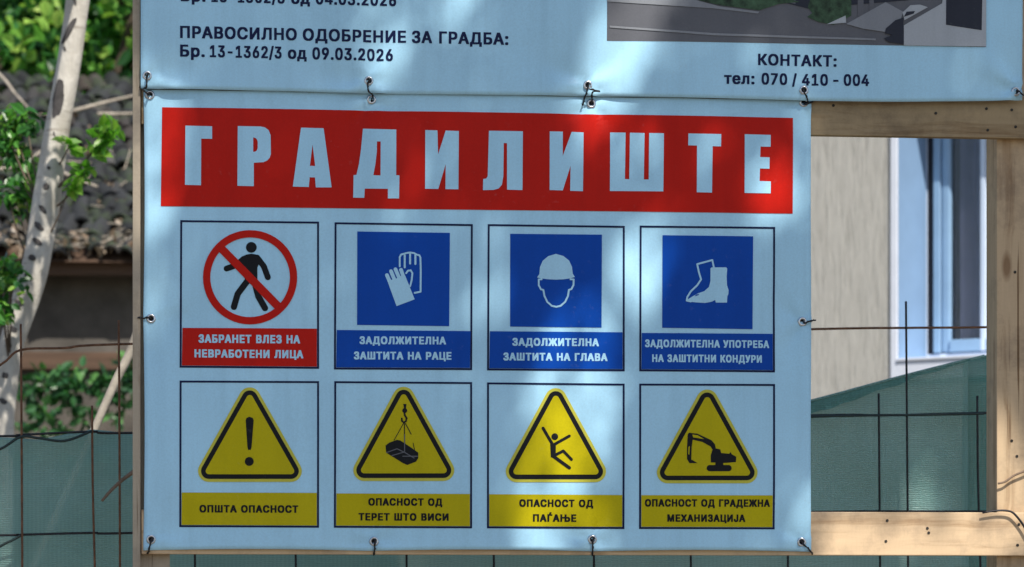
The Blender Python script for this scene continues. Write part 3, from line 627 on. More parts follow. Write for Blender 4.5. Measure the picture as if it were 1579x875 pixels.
for n, (cr, org) in CELLS.items():
    P = lambda L, o=org: [(o[0] + x / S8, o[1] + y / S8) for x, y in L]
    p1 = lambda x, y, o=org: (o[0] + x / S8, o[1] + y / S8)
    w_ = 3.0
    inner = [(cr[0][0] + w_, cr[0][1] + w_), (cr[1][0] - w_, cr[1][1] + w_), (cr[2][0] - w_, cr[2][1] - w_), (cr[3][0] + w_, cr[3][1] - w_)]
    panel = Print('low', 0.0009).loops([cr, inner[::-1]]).build(PNAME[n], M['navy'], low, PLAB[n])
    bt = BAND_TOP[n]
    e = 0.4
    dy = (cr[1][1] - cr[0][1]) * 0.6
    cap_m = M['red'] if n == 1 else M['blue'] if n < 5 else M['yellow']
    Print('low', 0.0010).poly([(inner[0][0] + e, bt - dy / 2), (inner[1][0] - e, bt + dy / 2), (inner[2][0] - e, inner[2][1] - e), (inner[3][0] + e, inner[3][1] - e)]).build('caption_strip', cap_m, panel)
    tp = Print('low', 0.0017)
    slope = (cr[2][1] - cr[3][1]) / 214.0
    for s_, xa, xb, yb, ch in TXT[n]:
        q0, q1 = p1(xa, yb), p1(xb, yb)
        half = (q1[0] - q0[0]) / 2 * slope
        tp.text(s_, 'heavy', (q0[0], q0[1] - half), (q1[0], q1[1] + half), ch / S8)
    tp.build('caption_lettering', M['vinyl'] if n < 5 else M['black'], panel)
    if n == 1:
        f = Print('low', 0.0010)
        f.circle(p1(429, 170), 30 / S8)
        f.poly(P([(402, 210), (430, 206), (458, 211), (474, 224), (478, 245), (463, 285), (463, 362), (430, 382), (392, 352), (388, 300), (352, 275), (356, 247), (378, 222)]))
        f.stroke(P([(290, 289), (345, 270), (385, 235)]), 33 / S8)
        f.stroke(P([(462, 228), (500, 278), (522, 338)]), 33 / S8)
        f.stroke(P([(410, 355), (352, 432), (331, 505)]), 35 / S8)
        f.stroke(P([(447, 365), (468, 445), (506, 512)]), 35 / S8)
        f.build('walking_figure', M['black'], panel)
        f = Print('low', 0.0017)
        f.circle(p1(422, 338.5), 265 / S8, 224 / S8)
        f.poly(P([(244, 192), (276, 160), (600, 490), (566, 522)]))
        f.build('prohibition_ring', M['red'], panel)
    elif n in (2, 3, 4):
        sq = {2: [(551, 357.2), (693.7, 359.5), (692.6, 503.3), (550.6, 501.3)], 3: [(786.7, 361), (927.8, 362.5), (927.3, 505.6), (786.5, 504)],
              4: [(1021.2, 363.3), (1161, 365), (1160.3, 508), (1020.8, 506)]}[n]
        Print('low', 0.0010).poly(sq).build('blue_square', M['blue'], panel)
        f = Print('low', 0.0017)
        if n == 2:
            f.poly(P([(318, 358), (345, 352), (372, 345), (398, 330), (418, 328), (472, 463), (370, 501)]))
            for aa, bb in (((316, 327), (336, 372)), ((339, 305), (362, 362)), ((364, 294), (388, 350)), ((395, 297), (412, 345))):
                f.stroke(P([aa, bb]), 21 / S8)
            f.stroke(P([(388, 278), (388, 225), (396, 211), (412, 207), (425, 203), (445, 200), (468, 203), (482, 211), (498, 215), (504, 228), (506, 300), (505, 420), (472, 427)]), 10 / S8)
            for aa, bb in (((416, 215), (416, 283)), ((446, 206), (446, 262)), ((476, 214), (476, 264))):
                f.stroke(P([aa, bb]), 11 / S8)
            f.stroke(P([(424, 316), (434, 302), (450, 300), (459, 316), (455, 355), (446, 390)]), 10 / S8)
            f.build('gloves_symbol', M['vinyl'], panel)
        elif n == 3:
            f.poly(P([(302, 340), (315, 323), (319, 282), (334, 247), (365, 221), (408, 208), (450, 220), (482, 245), (498, 280), (503, 320), (515, 338), (490, 346), (450, 351), (408, 353), (366, 351), (325, 346)]))
            f.stroke(P([(328, 351), (312, 352), (312, 384), (324, 407), (338, 411), (344, 445), (360, 478), (385, 500), (410, 506), (435, 500), (460, 478), (476, 445), (481, 411), (495, 406), (507, 384), (508, 352), (490, 351)]), 10 / S8)
            f.build('helmet_symbol', M['vinyl'], panel)
        else:
            f.poly(P([(420, 290), (426, 284), (508, 284), (514, 290), (511, 335), (513, 385), (522, 412), (521, 432), (515, 447), (513, 482), (450, 482), (446, 467), (428, 477), (390, 484), (340, 481), (300, 477), (283, 470), (318, 448), (350, 430), (385, 418), (411, 395), (420, 360)]))
            f.stroke(P([(440, 290), (430, 243), (345, 266), (355, 312), (367, 352), (345, 385), (310, 418), (290, 450), (286, 471), (310, 476)]), 10 / S8)
            f.build('boots_symbol', M['vinyl'], panel)
            Print('low', 0.0024).poly(P([(332, 447), (338, 437), (356, 434), (352, 441)])).build('toe_gap', M['blue'], panel)
    else:
        t, bl, br = {5: ((420, 125), (190, 535), (652, 535)), 6: ((410, 122), (188, 530), (634, 530)), 7: ((408, 130), (188, 537), (630, 537)), 8: ((402, 138), (180, 543), (625, 543))}[n]
        cs = P([t, br, bl])
        Print('low', 0.0010).hull(cs, 61 / S8).build('triangle_rim', M['rim'], panel)
        tri = Print('low', 0.0017).hull(cs, 44 / S8).build('warning_triangle', M['black'], panel)
        Print('low', 0.0024).hull(cs, 18 / S8).build('triangle_field', M['yellow'], panel)
        f = Print('low', 0.0031)
        if n == 5:
            f.poly(P([(397, 250), (402, 236), (418, 230), (436, 236), (442, 250), (430, 400), (425, 416), (411, 416), (407, 400)]))
            f.circle(p1(417, 481), 25 / S8, n=28)
        elif n == 6:
            f.poly(P([(408, 158), (426, 158), (422, 185), (412, 185)]))
            f.circle(p1(416, 195), 14 / S8, n=20)
            f.stroke(P([(414, 205), (416, 222), (427, 238), (422, 256), (410, 262), (400, 252), (399, 240)]), 10 / S8)
            f.stroke(P([(410, 265), (356, 362)]), 4 / S8)
            f.stroke(P([(414, 265), (415, 400)]), 5 / S8)
            f.stroke(P([(420, 268), (452, 328)]), 5 / S8)
            f.stroke(P([(463, 378), (472, 420)]), 4 / S8)
            f.poly(P([(308, 392), (330, 375), (372, 360), (390, 363), (440, 395), (492, 432), (492, 462), (480, 482), (430, 501), (405, 490), (312, 432)]))
        elif n == 7:
            f.circle(p1(402, 342), 19 / S8, n=24)
            f.stroke(P([(336, 294), (388, 383)]), 17 / S8)
            f.stroke(P([(484, 338), (402, 384)]), 16 / S8)
            f.poly(P([(376, 378), (408, 378), (408, 440), (412, 462), (380, 458)]))
            f.stroke(P([(391, 450), (484, 517)]), 19 / S8)
            f.stroke(P([(405, 445), (450, 422), (496, 470)]), 16 / S8)
        else:
            f.poly(P([(292, 328), (300, 320), (314, 322), (322, 345), (314, 400), (312, 470), (347, 491), (302, 491), (288, 468), (288, 400)]))
            f.poly(P([(308, 322), (345, 325), (425, 362), (445, 385), (450, 408), (475, 414), (480, 434), (525, 438), (533, 429), (540, 441), (565, 455), (563, 485), (500, 490), (422, 487), (422, 445), (432, 415), (420, 397), (375, 372), (312, 357)]))
            f.poly(P([(448, 484), (492, 484), (492, 512), (448, 512)]))
            f.stroke(P([(416, 519), (522, 519)]), 35 / S8)
        sym = f.build({5: 'exclamation_mark', 6: 'load_symbol', 7: 'falling_figure', 8: 'excavator_symbol'}[n], M['black'], panel)
        if n == 6:
            f = Print('low', 0.0038)
            for L in ([(314, 431), (372, 410), (415, 430)], [(344, 448), (415, 428)], [(415, 330), (415, 430), (468, 462)], [(405, 452), (488, 452)]):
                f.stroke(P(L), 5 / S8)
            f.build('crate_strap', M['asph'], panel)
        if n == 8:
            Print('low', 0.0038).poly(P([(318, 330), (348, 335), (385, 356), (322, 346)])).poly(P([(296, 400), (303, 395), (300, 445), (295, 440)])).build('boom_gap', M['yellow'], panel)

# ---- upper banner: the permit board
ux0, ux1 = at(217, 300, -0.012).x, at(1577, 130, -0.012).x
uz0 = at(700, 145, -0.012).z
up = thing('permit_banner', 'pale blue permit banner with navy lettering and printed street picture, above the safety banner', 'banner', (0, -0.012, uz0))
X1567 = at(1567, 141, -0.012).x
sheet('up', 'vinyl_sheet', ux0, ux1, uz0, uz0 + 1.15, up, True, edge=lambda x: 0.008 * max(0, (x - (X1567 - 0.35)) / 0.35) ** 1.5 + 0.001 * math.sin(6 * x))
for p in UP_GR:
    grommet('up', at(*p, Y=-0.012), up)
LINES = [((279, 2), (611, 9.5), 18.5, [('Бр.', 279, 317), ('13-1362/3', 326, 439), ('од', 449, 478), ('04.03.2026', 487, 611)]),
         ((277.5, 58.5), (784, 69.5), 18.8, [('ПРАВОСИЛНО', 277.7, 457.7), ('ОДОБРЕНИЕ', 467, 626.3), ('ЗА', 635.3, 666.4), ('ГРАДБА:', 677.3, 784)]),
         ((277.5, 87), (606.5, 94), 18.5, [('Бр.', 277.7, 315.8), ('13-1362/3', 323.6, 434.3), ('од', 444, 473), ('09.03.2026', 481.8, 606)]),
         ((1168.5, 101), (1290, 103.3), 17.6, [('КОНТАКТ:', 1168.5, 1290)]),
         ((1116, 130), (1340, 133.2), 17.8, [('тел:', 1116, 1163), ('070', 1174, 1214), ('/', 1221.5, 1229), ('410', 1237, 1277), ('-', 1285, 1293), ('004', 1301, 1340)])]
for qa, qb, ch, words in LINES:
    pr = Print('up', 0.0009)
    for txt, xa, xb in words:
        yy = lambda x: qa[1] + (qb[1] - qa[1]) * (x - qa[0]) / (qb[0] - qa[0])
        pr.text(txt, 'bold', (xa, yy(xa)), (xb, yy(xb)), ch)
    pr.build('permit_lettering', M['navy'], up)
pic = Print('up', 0.0006).poly([(936, -250), (1520, -245), (1520, 73), (936, 63)]).build('printed_picture', M['asph'], up)
Print('up', 0.0012).poly([(936, -250), (1520, -245), (1520, -120), (936, -120)]).build('printed_sky', M['psky'], pic)
Print('up', 0.0018).poly([(1000, -190), (1400, -190), (1400, 1), (1245, 14), (1190, 0), (1000, -14)]).build('printed_building', M['dkbld'], pic)
Print('up', 0.0024).poly([(1070, -14), (1195, -8), (1232, 4), (1200, 7), (1170, 17), (1110, 9), (1078, 2)]).poly([(1245, 12), (1258, -30), (1312, -30), (1312, 25), (1285, 39), (1262, 35), (1244, 27), (1252, 21)]).build('printed_shrub', M['pgreen'], pic)
Print('up', 0.0030).poly([(1304, 38), (1365, 4), (1392, 19), (1385, 40), (1364, 50), (1330, 45)]).build('printed_pavement', M['pave'], pic)
for q in ([(1194, -60), (1206, -60), (1206, 2), (1196, 0)], [(1214, -60), (1226, -60), (1226, 7), (1216, 5)], [(1322, -60), (1331, -60), (1331, 24), (1322, 27)], [(1340, -60), (1347, -60), (1347, 15), (1340, 19)]):
    Print('up', 0.0021).poly(q).build('printed_pillar', M['asph'], pic)
Print('up', 0.0021).poly([(936, -14), (1060, -14), (1068, 0), (1110, 11), (1170, 19), (1168, 22), (1100, 14), (936, 3)]).build('printed_kerb', M['pave'], pic)
Print('up', 0.0022).poly([(940, 40), (1100, 52), (1350, 60), (1350, 63), (1100, 55.5), (940, 43)]).build('printed_road_line', M['pave'], pic)
Print('up', 0.0034).poly([(1274, 38.5), (1303, 25), (1304, 36)]).build('printed_ramp', M['palew'], pic)
Print('up', 0.0034).poly([(1393, 71), (1393, 40), (1452, 6), (1462, -60), (1520, -60), (1520, 72.5)]).build('printed_wall', M['palew'], pic)
Print('up', 0.0034).poly([(1391, 20), (1403, 9), (1418, 8), (1430, 12), (1412, 22), (1394, 32)]).build('printed_car', M['palew'], pic)
Print('up', 0.0040).poly([(1459, -60), (1515, -60), (1513, 47.5), (1458, 39)]).build('printed_doorway', M['dkbld'], pic)
Print('up', 0.0040).poly([(1365, 45), (1380, 32), (1392, 28), (1393, 69), (1370, 66), (1362, 60), (1375, 55), (1364, 52)]).poly([(1393, 27), (1397, 19), (1410, 18), (1408, 22)]).build('printed_car_shade', M['dkbld'], pic)

# ------------------------------------------------------------------ ground
gm = var_mat('dry_earth', (0.16, 0.13, 0.09), 0.95, 0.4, 1.5, 0.6, 20)
G = MB()
G.add([(-1500, -1500, 0), (1500, -1500, 0), (1500, 1500, 0), (-1500, 1500, 0)], [(0, 1, 2, 3)])
tag(G.build('ground', gm), 'bare dry earth under the frame and fence', kind='structure')

# ------------------------------------------------------------------ timber frame
def xz(px, py, Y=0.0):
    p = at(px, py, Y)
    return p.x, p.z


FR = thing('timber_frame', 'pine timber frame with two uprights and two nailed rails carrying both banners', 'frame', (0, 0.08, 0))
TOPZ = uz0 + 1.3
xa, _ = xz(205.5, 500, 0.037)
xb, _ = xz(262, 500, 0.037)
MB().box((xa, 0.037, 0), (xb, 0.132, TOPZ), bev=0.002).build('post', M['wood_grey'], FR)
xc, _ = xz(1537, 500, 0.037)
MB().box((xc, 0.037, 0), (xc + 0.098, 0.132, TOPZ), bev=0.002).build('post', M['wood_v'], FR)
xs0, _ = xz(204.5, 500, 0.004)
xs1, _ = xz(216.5, 500, 0.004)
MB().box((xs0, 0.006, 0), (xs1, 0.036, TOPZ), bev=0.0015).build('edge_batten', M['wood_grey'], FR)
_, za = xz(1400, 857, 0.012)
_, zb = xz(1400, 790, 0.012)
MB().box((xs1 + 0.002, 0.012, za), (xc + 0.25, 0.036, zb), bev=0.002).build('rail', M['wood_h'], FR)
_, zc = xz(1400, 211, 0.012)
_, zd = xz(1400, 140, 0.012)
MB().box((xs1 + 0.002, 0.012, zc), (xc + 0.25, 0.036, zd), bev=0.002).build('rail', M['wood_old'], FR)
MB().box((xs1 + 0.002, 0.012, TOPZ - 0.12), (xc + 0.25, 0.036, TOPZ - 0.02), bev=0.002).build('rail', M['wood_old'], FR)
for px, py, Y in [(1285, 163, .012), (1521, 168, .012), (1523, 201, .012), (1566, 196, .012), (1560, 170, .012), (1443, 175, .012), (1368, 803, .012), (1430, 815, .012), (1366, 835, .012), (1432, 822, .012), (1571, 809, .012), (1569, 841, .012),
                  (1565, 420, .037), (1568, 704, .037), (1560, 680, .037)]:
    p = at(px, py, Y)
    n = 10
    r = 0.0034
    mb = MB()
    mb.add([(p.x + r * math.cos(6.283 * k / n), Y - 0.0012, p.z + r * math.sin(6.283 * k / n)) for k in range(n)] + [(p.x + r * math.cos(6.283 * k / n), Y + 0.002, p.z + r * math.sin(6.283 * k / n)) for k in range(n)],
           [tuple(range(n))] + [(k, k + n, (k + 1) % n + n, (k + 1) % n) for k in range(n)])
    mb.build('nail', M['nail'], FR)

# ------------------------------------------------------------------ wire ties
TIES = [
    ([(227, 117, 0), (229, 113, -.008), (226, 122, -.010), (226, 135, -.011), (219, 136, .006)], 'dark wire tie at top left, running from the safety banner to the permit banner'),
    ([(231, 146, 0), (228, 146, -.006), (222, 140, -.004), (216, 134, .005)], 'short dark wire tie wrapped round the left batten below the permit banner'),
    ([(569, 125, 0), (571, 122, -.012), (567, 131, -.014), (569, 141, -.013), (575, 148, -.008), (573, 154, 0)], 'twisted wire tie joining both banners above the title letter Д'),
    ([(907, 131, 0), (909, 128, -.012), (905, 142, -.014), (901, 153, -.010), (899, 163, -.006)], 'wire tie with a loose hanging end above the letter И'),
    ([(909, 138, -.012), (924, 141, -.015), (914, 142, -.012), (913, 150, -.008), (913, 160, 0)], 'bent wire tie through the lower eyelet above the second И'),
    ([(1240, 139, 0), (1238, 136, -.012), (1241, 144, -.014), (1246, 157, -.010), (1241, 160, 0)], 'wire tie hanging from the eyelet under the telephone number'),
    ([(1240, 158, 0), (1243, 161, -.006), (1250, 158, -.003), (1258, 154, .010)], 'wire tie at the top right corner of the safety banner, hooked over the upper rail'),
    ([(1567, 141, 0), (1570, 140, -.014), (1577, 146, -.010), (1585, 151, .011)], 'wire tie at the lower right corner of the permit banner'),
    ([(233, 491, 0), (229, 490, -.006), (222, 491, -.004), (213, 490, .005)], 'straight wire tie halfway down the left edge of the safety banner'),
    ([(1238, 496, 0), (1242, 498, -.006), (1250, 495, -.004), (1258, 494, .005)], 'straight wire tie halfway down the right edge of the safety banner'),
    ([(233, 832, 0), (236, 830, -.006), (232, 838, -.007), (230, 848, -.005), (228, 854, .010)], 'wire tie at the bottom left corner of the safety banner'),
    ([(577, 835, 0), (579, 832, -.006), (578, 843, -.007), (577, 856, .010)], 'wire tie at the bottom edge below the panel with the hanging crate'),
    ([(914, 832, 0), (916, 829, -.006), (914, 840, -.007), (914, 857, .010)], 'wire tie at the bottom edge below the panel with the falling figure'),
    ([(1237, 836, 0), (1234, 833, -.006), (1242, 842, -.008), (1250, 850, -.004), (1253, 855, .010)], 'thick wire tie at the bottom right corner of the safety banner'),
]
for pts, lab in TIES:
    P3 = []
    for px, py, off in pts:
        q = at(px, py, 0)
        base = min(sheet_y('low', q.x, q.z), sheet_y('up', q.x, q.z)) if py < 150 and off < 0 else sheet_y('low', q.x, q.z)
        if py < 144 and off == 0: base = sheet_y('up', q.x, q.z)
        q = at(px, py, (base if off < 0 else off if off > 0 else base) + (off if off < 0 else 0))
        P3.append(q)
    P3 = smooth_path(P3, 5)
    mb = MB().tube(P3, 0.0017, 7)
    # second strand twisted round the first
    tw = []
    for i, p in enumerate(P3):
        a_ = i * 1.1
        tw.append(p + Vector((math.cos(a_) * 0.0022, -0.001, math.sin(a_) * 0.0022)))
    mb.tube(tw, 0.0011, 6)
    o = mb.build('wire_tie', M['wire'], loc=P3[0], smooth=True)
    tag(o, lab, 'wire tie', 'wire ties holding the banners')

seam = []
for px in range(226, 1256, 12):
    q = at(px, 134.5 + (px - 226) * 0.0178 + 1.5, -0.006)
    q.y = sheet_y('low', q.x, q.z) - 0.0025
    q.z += 0.0006 * math.sin(px * 0.05)
    seam.append(q)
o = MB().tube(seam, 0.0013, 6).build('seam_shadow_line', M['wire'], loc=seam[0], smooth=True)  # dark strand put in for the shaded sheet edge along the seam
tag(o, 'thin dark strand added as the shadow line along the seam between the two banners', 'cord')

# ------------------------------------------------------------------ fence: welded wire panel and green net
FY = 0.8
fen = thing('mesh_fence', 'rusty welded wire mesh fence standing behind the banners, partly hung with green net', 'fence', (0, FY, 0))


def wirepath(pts, Y=FY, k=5):
    return smooth_path([at(px, py, Y) for px, py in pts], k)


for pts, m in [([(-320, 600), (-60, 590), (2, 562), (32, 540), (100, 537), (190, 531), (700, 522), (1252, 508), (1397, 506), (1518, 505), (1800, 500), (2700, 486)], 'rust'),
               ([(-320, 676), (0, 673), (32, 671), (142, 666), (205, 668), (700, 658), (1252, 641), (1360, 641), (1518, 637), (1800, 633), (2700, 619)], 'wire'),
               ([(-320, 836), (0, 826), (32, 825), (142, 822), (205, 822), (700, 806), (1252, 790), (1518, 789), (1800, 786), (2700, 772)], 'wire'),
               ([(-320, 985), (32, 980), (700, 965), (1252, 950), (1800, 940), (2700, 926)], 'wire'),
               ([(-320, 1140), (32, 1135), (700, 1120), (1252, 1105), (1800, 1098), (2700, 1084)], 'wire')]:
    MB().tube(wirepath(pts), 0.0031, 7).build('horizontal_bar', M[m], fen, smooth=True)
# heavier twisted edge cord of the net at the right
VERT = [(-130, 520, 'rust'), (32, 500, 'rust'), (142, 626, 'rust'), (183, 494, 'rust'), (297, 560, 'wire'), (453, 560, 'wire'), (625, 560, 'wire'), (758, 560, 'wire'), (914, 560, 'wire'), (1062, 560, 'wire'), (1213, 560, 'wire'),
        (1355, 607, 'wire'), (1397, 465, 'wire'), (1507, 611, 'wire'), (1660, 500, 'wire'), (1815, 470, 'wire'), (1970, 480, 'wire'), (2125, 470, 'wire'), (2280, 475, 'wire'), (2435, 470, 'wire'), (2590, 480, 'wire')]
for px, top, m in VERT:
    b0 = at(px, top, FY - 0.006)
    lean = rnd.uniform(-0.004, 0.008)
    pts = [b0, at(px + 1, top + 120, FY - 0.006), at(px + 3 + lean * 300, 870, FY - 0.006)]
    pts.append(Vector((pts[-1].x, FY - 0.006, 0)))
    MB().tube(smooth_path(pts[:3], 6) + [pts[3]], 0.0029, 7).build('vertical_bar', M[m], fen, smooth=True)

# net material: woven green polyethylene, partly see-through
m, nt, bs = new_mat('green_net')
vec = coords(nt)
wv = N(nt, 'ShaderNodeTexWave'); wv.bands_direction = 'Z'; wv.inputs['Scale'].default_value = 62; wv.inputs['Distortion'].default_value = 5.0; wv.inputs['Detail'].default_value = 3
nt.links.new(vec, wv.inputs[0])
wx = N(nt, 'ShaderNodeTexWave'); wx.bands_direction = 'X'; wx.inputs['Scale'].default_value = 31; wx.inputs['Distortion'].default_value = 1.5
nt.links.new(vec, wx.inputs[0])
big = noisetex(nt, vec, 2.2, 5)
col = ramp(nt, big, [(0.25, (0.24, 0.48, 0.44)), (0.75, (0.38, 0.61, 0.57))])
col = mixcol(nt, 0.28, col, ramp(nt, wv.outputs[1], [(0.0, (0.55, 0.6, 0.6)), (1.0, (1.25, 1.2, 1.2))]), 'MULTIPLY')
nt.links.new(col, bs.inputs['Base Color'])
bs.inputs['Roughness'].default_value = 0.38
bs.inputs['Specular IOR Level'].default_value = 0.5
bump(nt, bs, wv.outputs[1], 0.5, 0.003)
tr = N(nt, 'ShaderNodeBsdfTranslucent'); nt.links.new(col, tr.inputs[0])
tp_ = N(nt, 'ShaderNodeBsdfTransparent')
m1 = N(nt, 'ShaderNodeMixShader'); m1.inputs[0].default_value = 0.35
nt.links.new(bs.outputs[0], m1.inputs[1]); nt.links.new(tr.outputs[0], m1.inputs[2])
m2 = N(nt, 'ShaderNodeMixShader')
fac = N(nt, 'ShaderNodeMapRange'); fac.inputs[3].default_value = 0.15; fac.inputs[4].default_value = 0.24
nt.links.new(wx.outputs[1], fac.inputs[0]); nt.links.new(fac.outputs[0], m2.inputs[0])
nt.links.new(m1.outputs[0], m2.inputs[1]); nt.links.new(tp_.outputs[0], m2.inputs[2])
nt.links.new(m2.outputs[0], nt.nodes['Material Output'].inputs[0])
M['net'] = m


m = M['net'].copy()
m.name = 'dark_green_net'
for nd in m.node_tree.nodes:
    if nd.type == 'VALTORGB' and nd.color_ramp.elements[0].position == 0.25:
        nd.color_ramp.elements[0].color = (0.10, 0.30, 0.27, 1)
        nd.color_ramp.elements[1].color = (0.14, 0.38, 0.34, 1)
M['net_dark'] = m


def net(name, px0, px1, top, Y, label, m, group=None, seed=0.0, step=6):
    V, Fc = [], []
    cols = list(range(px0, px1 + 1, step))
    rows = 70
    for i, px in enumerate(cols):
        ty = np.interp(px, [a for a, b in top], [b for a, b in top])
        p = at(px, ty, Y)
        for j in range(rows + 1):
            t = (j / rows) ** 1.3
            z = p.z * (1 - t)
            y = Y + 0.012 + 0.016 * noise.noise(Vector((p.x * 2.2, z * 1.4, seed))) + 0.017 * noise.noise(Vector((p.x * 6 + z * 4, z * 5, seed + 3))) + 0.0045 * noise.noise(Vector((p.x * 22 - z * 9, z * 16, seed + 9)))
            V.append((p.x, y, z))
    for i in range(len(cols) - 1):
        for j in range(rows):
            a_ = i * (rows + 1) + j
            Fc.append((a_, a_ + 1, a_ + rows + 2, a_ + rows + 1))
    o = mesh(name, V, Fc, m, loc=(at(px0, 700, Y).x, Y, 0), smooth=True)
    sd = o.modifiers.new('thickness', 'SOLIDIFY'); sd.thickness = 0.0012
    return tag(o, label, 'net', group)


net('shade_net', -300, 1496, [(-300, 676), (0, 674), (32, 676), (60, 678), (110, 668), (142, 662), (205, 668), (700, 668), (1150, 640), (1252, 617), (1397, 578), (1496, 553)], FY + 0.03,
    'long green shade net along the wire fence, top edge slanting up at right', M['net'], seed=1.0)
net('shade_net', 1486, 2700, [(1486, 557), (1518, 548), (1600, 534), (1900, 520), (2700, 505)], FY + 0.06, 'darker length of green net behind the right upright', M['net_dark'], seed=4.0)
# the crumpled flap folded over along the slanting edge
V, Fc = [], []
fl = list(range(1120, 1500, 5))
for i, px in enumerate(fl):
    ty = np.interp(px, [1120, 1252, 1397, 1500], [636, 616, 577, 551])
    ln = np.interp(px, [1120, 1252, 1330, 1420, 1500], [24, 22, 17, 9, 4]) * (1 + .35 * noise.noise(Vector((px * .03, 0, 0))))
    for j in range(5):
        p = at(px, ty + ln * j / 4, FY + 0.024)
        V.append((p.x, p.y + 0.006 * noise.noise(Vector((px * .09, j * .9, 2))) - 0.004 * (j > 1), p.z))
for i in range(len(fl) - 1):
    for j in range(4):
        a_ = i * 5 + j
        Fc.append((a_, a_ + 1, a_ + 6, a_ + 5))
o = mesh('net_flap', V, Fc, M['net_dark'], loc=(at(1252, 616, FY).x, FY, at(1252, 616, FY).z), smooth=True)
tag(o, 'dark crumpled flap folded over the slanting top edge of the net', 'net')
# rolled hem cord along the slanting top edge
hem = [at(px, py, FY + 0.022) for px, py in [(1150, 641), (1252, 618), (1330, 597), (1397, 579), (1460, 563), (1518, 549)]]
o = MB().tube(smooth_path(hem, 8), 0.0035, 7).build('hem_cord', M['net'], loc=hem[0], smooth=True)
tag(o, 'dark green hem cord along the slanting top edge of the net', 'cord')
# loose folds of net sagging from the bar
m, nt, bs = new_mat('dark_cord'); bs.inputs['Base Color'].default_value = (0.012, 0.03, 0.03, 1); bs.inputs['Roughness'].default_value = 0.6
M['cord'] = m
for pts, lab in [([(-40, 706), (2, 692), (32, 674), (60, 676), (100, 680), (142, 665)], 'dark cord sagging from the top bar of the net at the left edge'),
                 ([(-60, 880), (0, 843), (18, 834), (32, 826)], 'dark cord tied to the lower bar near the left edge'),
                 ([(1150, 650), (1252, 643), (1330, 641), (1420, 640), (1518, 638)], 'dark twisted cord along the bar beside the right upright')]:
    P3 = [at(px, py, FY - 0.010) for px, py in pts]
    o = MB().tube(smooth_path(P3, 6), 0.0034, 6).build('cord', M['cord'], fen, smooth=True)
    o['label'] = lab

# ------------------------------------------------------------------ twigs
M['twig'] = var_mat('dry_twig', (0.20, 0.14, 0.10), 0.85, 0.35, 30, 0.5, 80)
M['twig_pale'] = var_mat('pale_branch', (0.34, 0.30, 0.25), 0.85, 0.35, 20, 0.5, 60)
for pts, Y, r0, r1, mm, lab in [
    ([(157, 773), (170, 758), (188, 741), (207, 727), (230, 712)], 0.74, 0.0035, 0.006, 'twig', 'dry brown twig poking out from behind the left batten'),
    ([(1539, 746), (1550, 743), (1563, 734), (1579, 727), (1605, 716)], 0.024, 0.0024, 0.0028, 'twig', 'thin brown twig crossing the right upright'),
    ([(1515, 791), (1540, 787.5), (1558, 789), (1568, 797), (1579, 812), (1590, 832)], 0.0, 0.0022, 0.0030, 'wire', 'dark bent wire hanging over the lower rail at the right edge'),
    ([(150, 652), (165, 618), (180, 585), (200, 545), (215, 505)], 2.2, 0.012, 0.014, 'twig_pale', 'pale pole leaning behind the green net'),
]:
    P3 = smooth_path([at(px, py, Y) for px, py in pts], 4)
    if lab.startswith('pale pole'):
        d_ = (P3[0] - P3[4]).normalized()
        P3 = [P3[0] + d_ * (P3[0].z / -d_.z)] + P3
    k = len(P3)
    o = MB().tube(P3, [r0 + (r1 - r0) * i / (k - 1) for i in range(k)], 7).build('twig' if 'pole' not in lab else 'leaning_pole', M[mm], loc=P3[0], smooth=True)
    tag(o, lab, 'pole' if 'pole' in lab else 'wire' if 'wire' in lab else 'twig')

# ------------------------------------------------------------------ leaves
def leaves(pts, size, seed=0, flat=0.0, aspect=0.62, droop=0.3):
    """arrays of folded leaf blades: pts (n,3)"""
    r = np.random.default_rng(seed)
    n = len(pts)
    s = size * r.uniform(0.45, 1.55, n)[:, None]
    d = r.normal(size=(n, 3)); d[:, 2] -= droop
    d /= np.linalg.norm(d, axis=1)[:, None]
    up = r.normal(size=(n, 3)) * (1 - flat) + np.array([0, -0.5, 1.0]) * (flat + 0.25)
    sd = np.cross(d, up); sd /= np.linalg.norm(sd, axis=1)[:, None] + 1e-9
    nm = np.cross(sd, d)
    b = pts
    V = np.stack([b, b + d * s * .32 + sd * s * aspect * .46 + nm * s * .08, b + d * s * .68 + sd * s * aspect * .36 + nm * s * .07, b + d * s - nm * s * .08,
                  b + d * s * .68 - sd * s * aspect * .36 + nm * s * .07, b + d * s * .32 - sd * s * aspect * .46 + nm * s * .08], 1).reshape(-1, 3)
    i = np.arange(n)[:, None] * 6
    Fc = np.concatenate([i + np.array([0, 5, 4, 3]), i + np.array([0, 3, 2, 1])]).tolist()
    return V, Fc


def leaf_obj(name, pts, size, m, parent=None, loc=None, **kw):
    V, Fc = leaves(np.array(pts), size, **kw)
    return mesh(name, V, Fc, m, parent, loc)


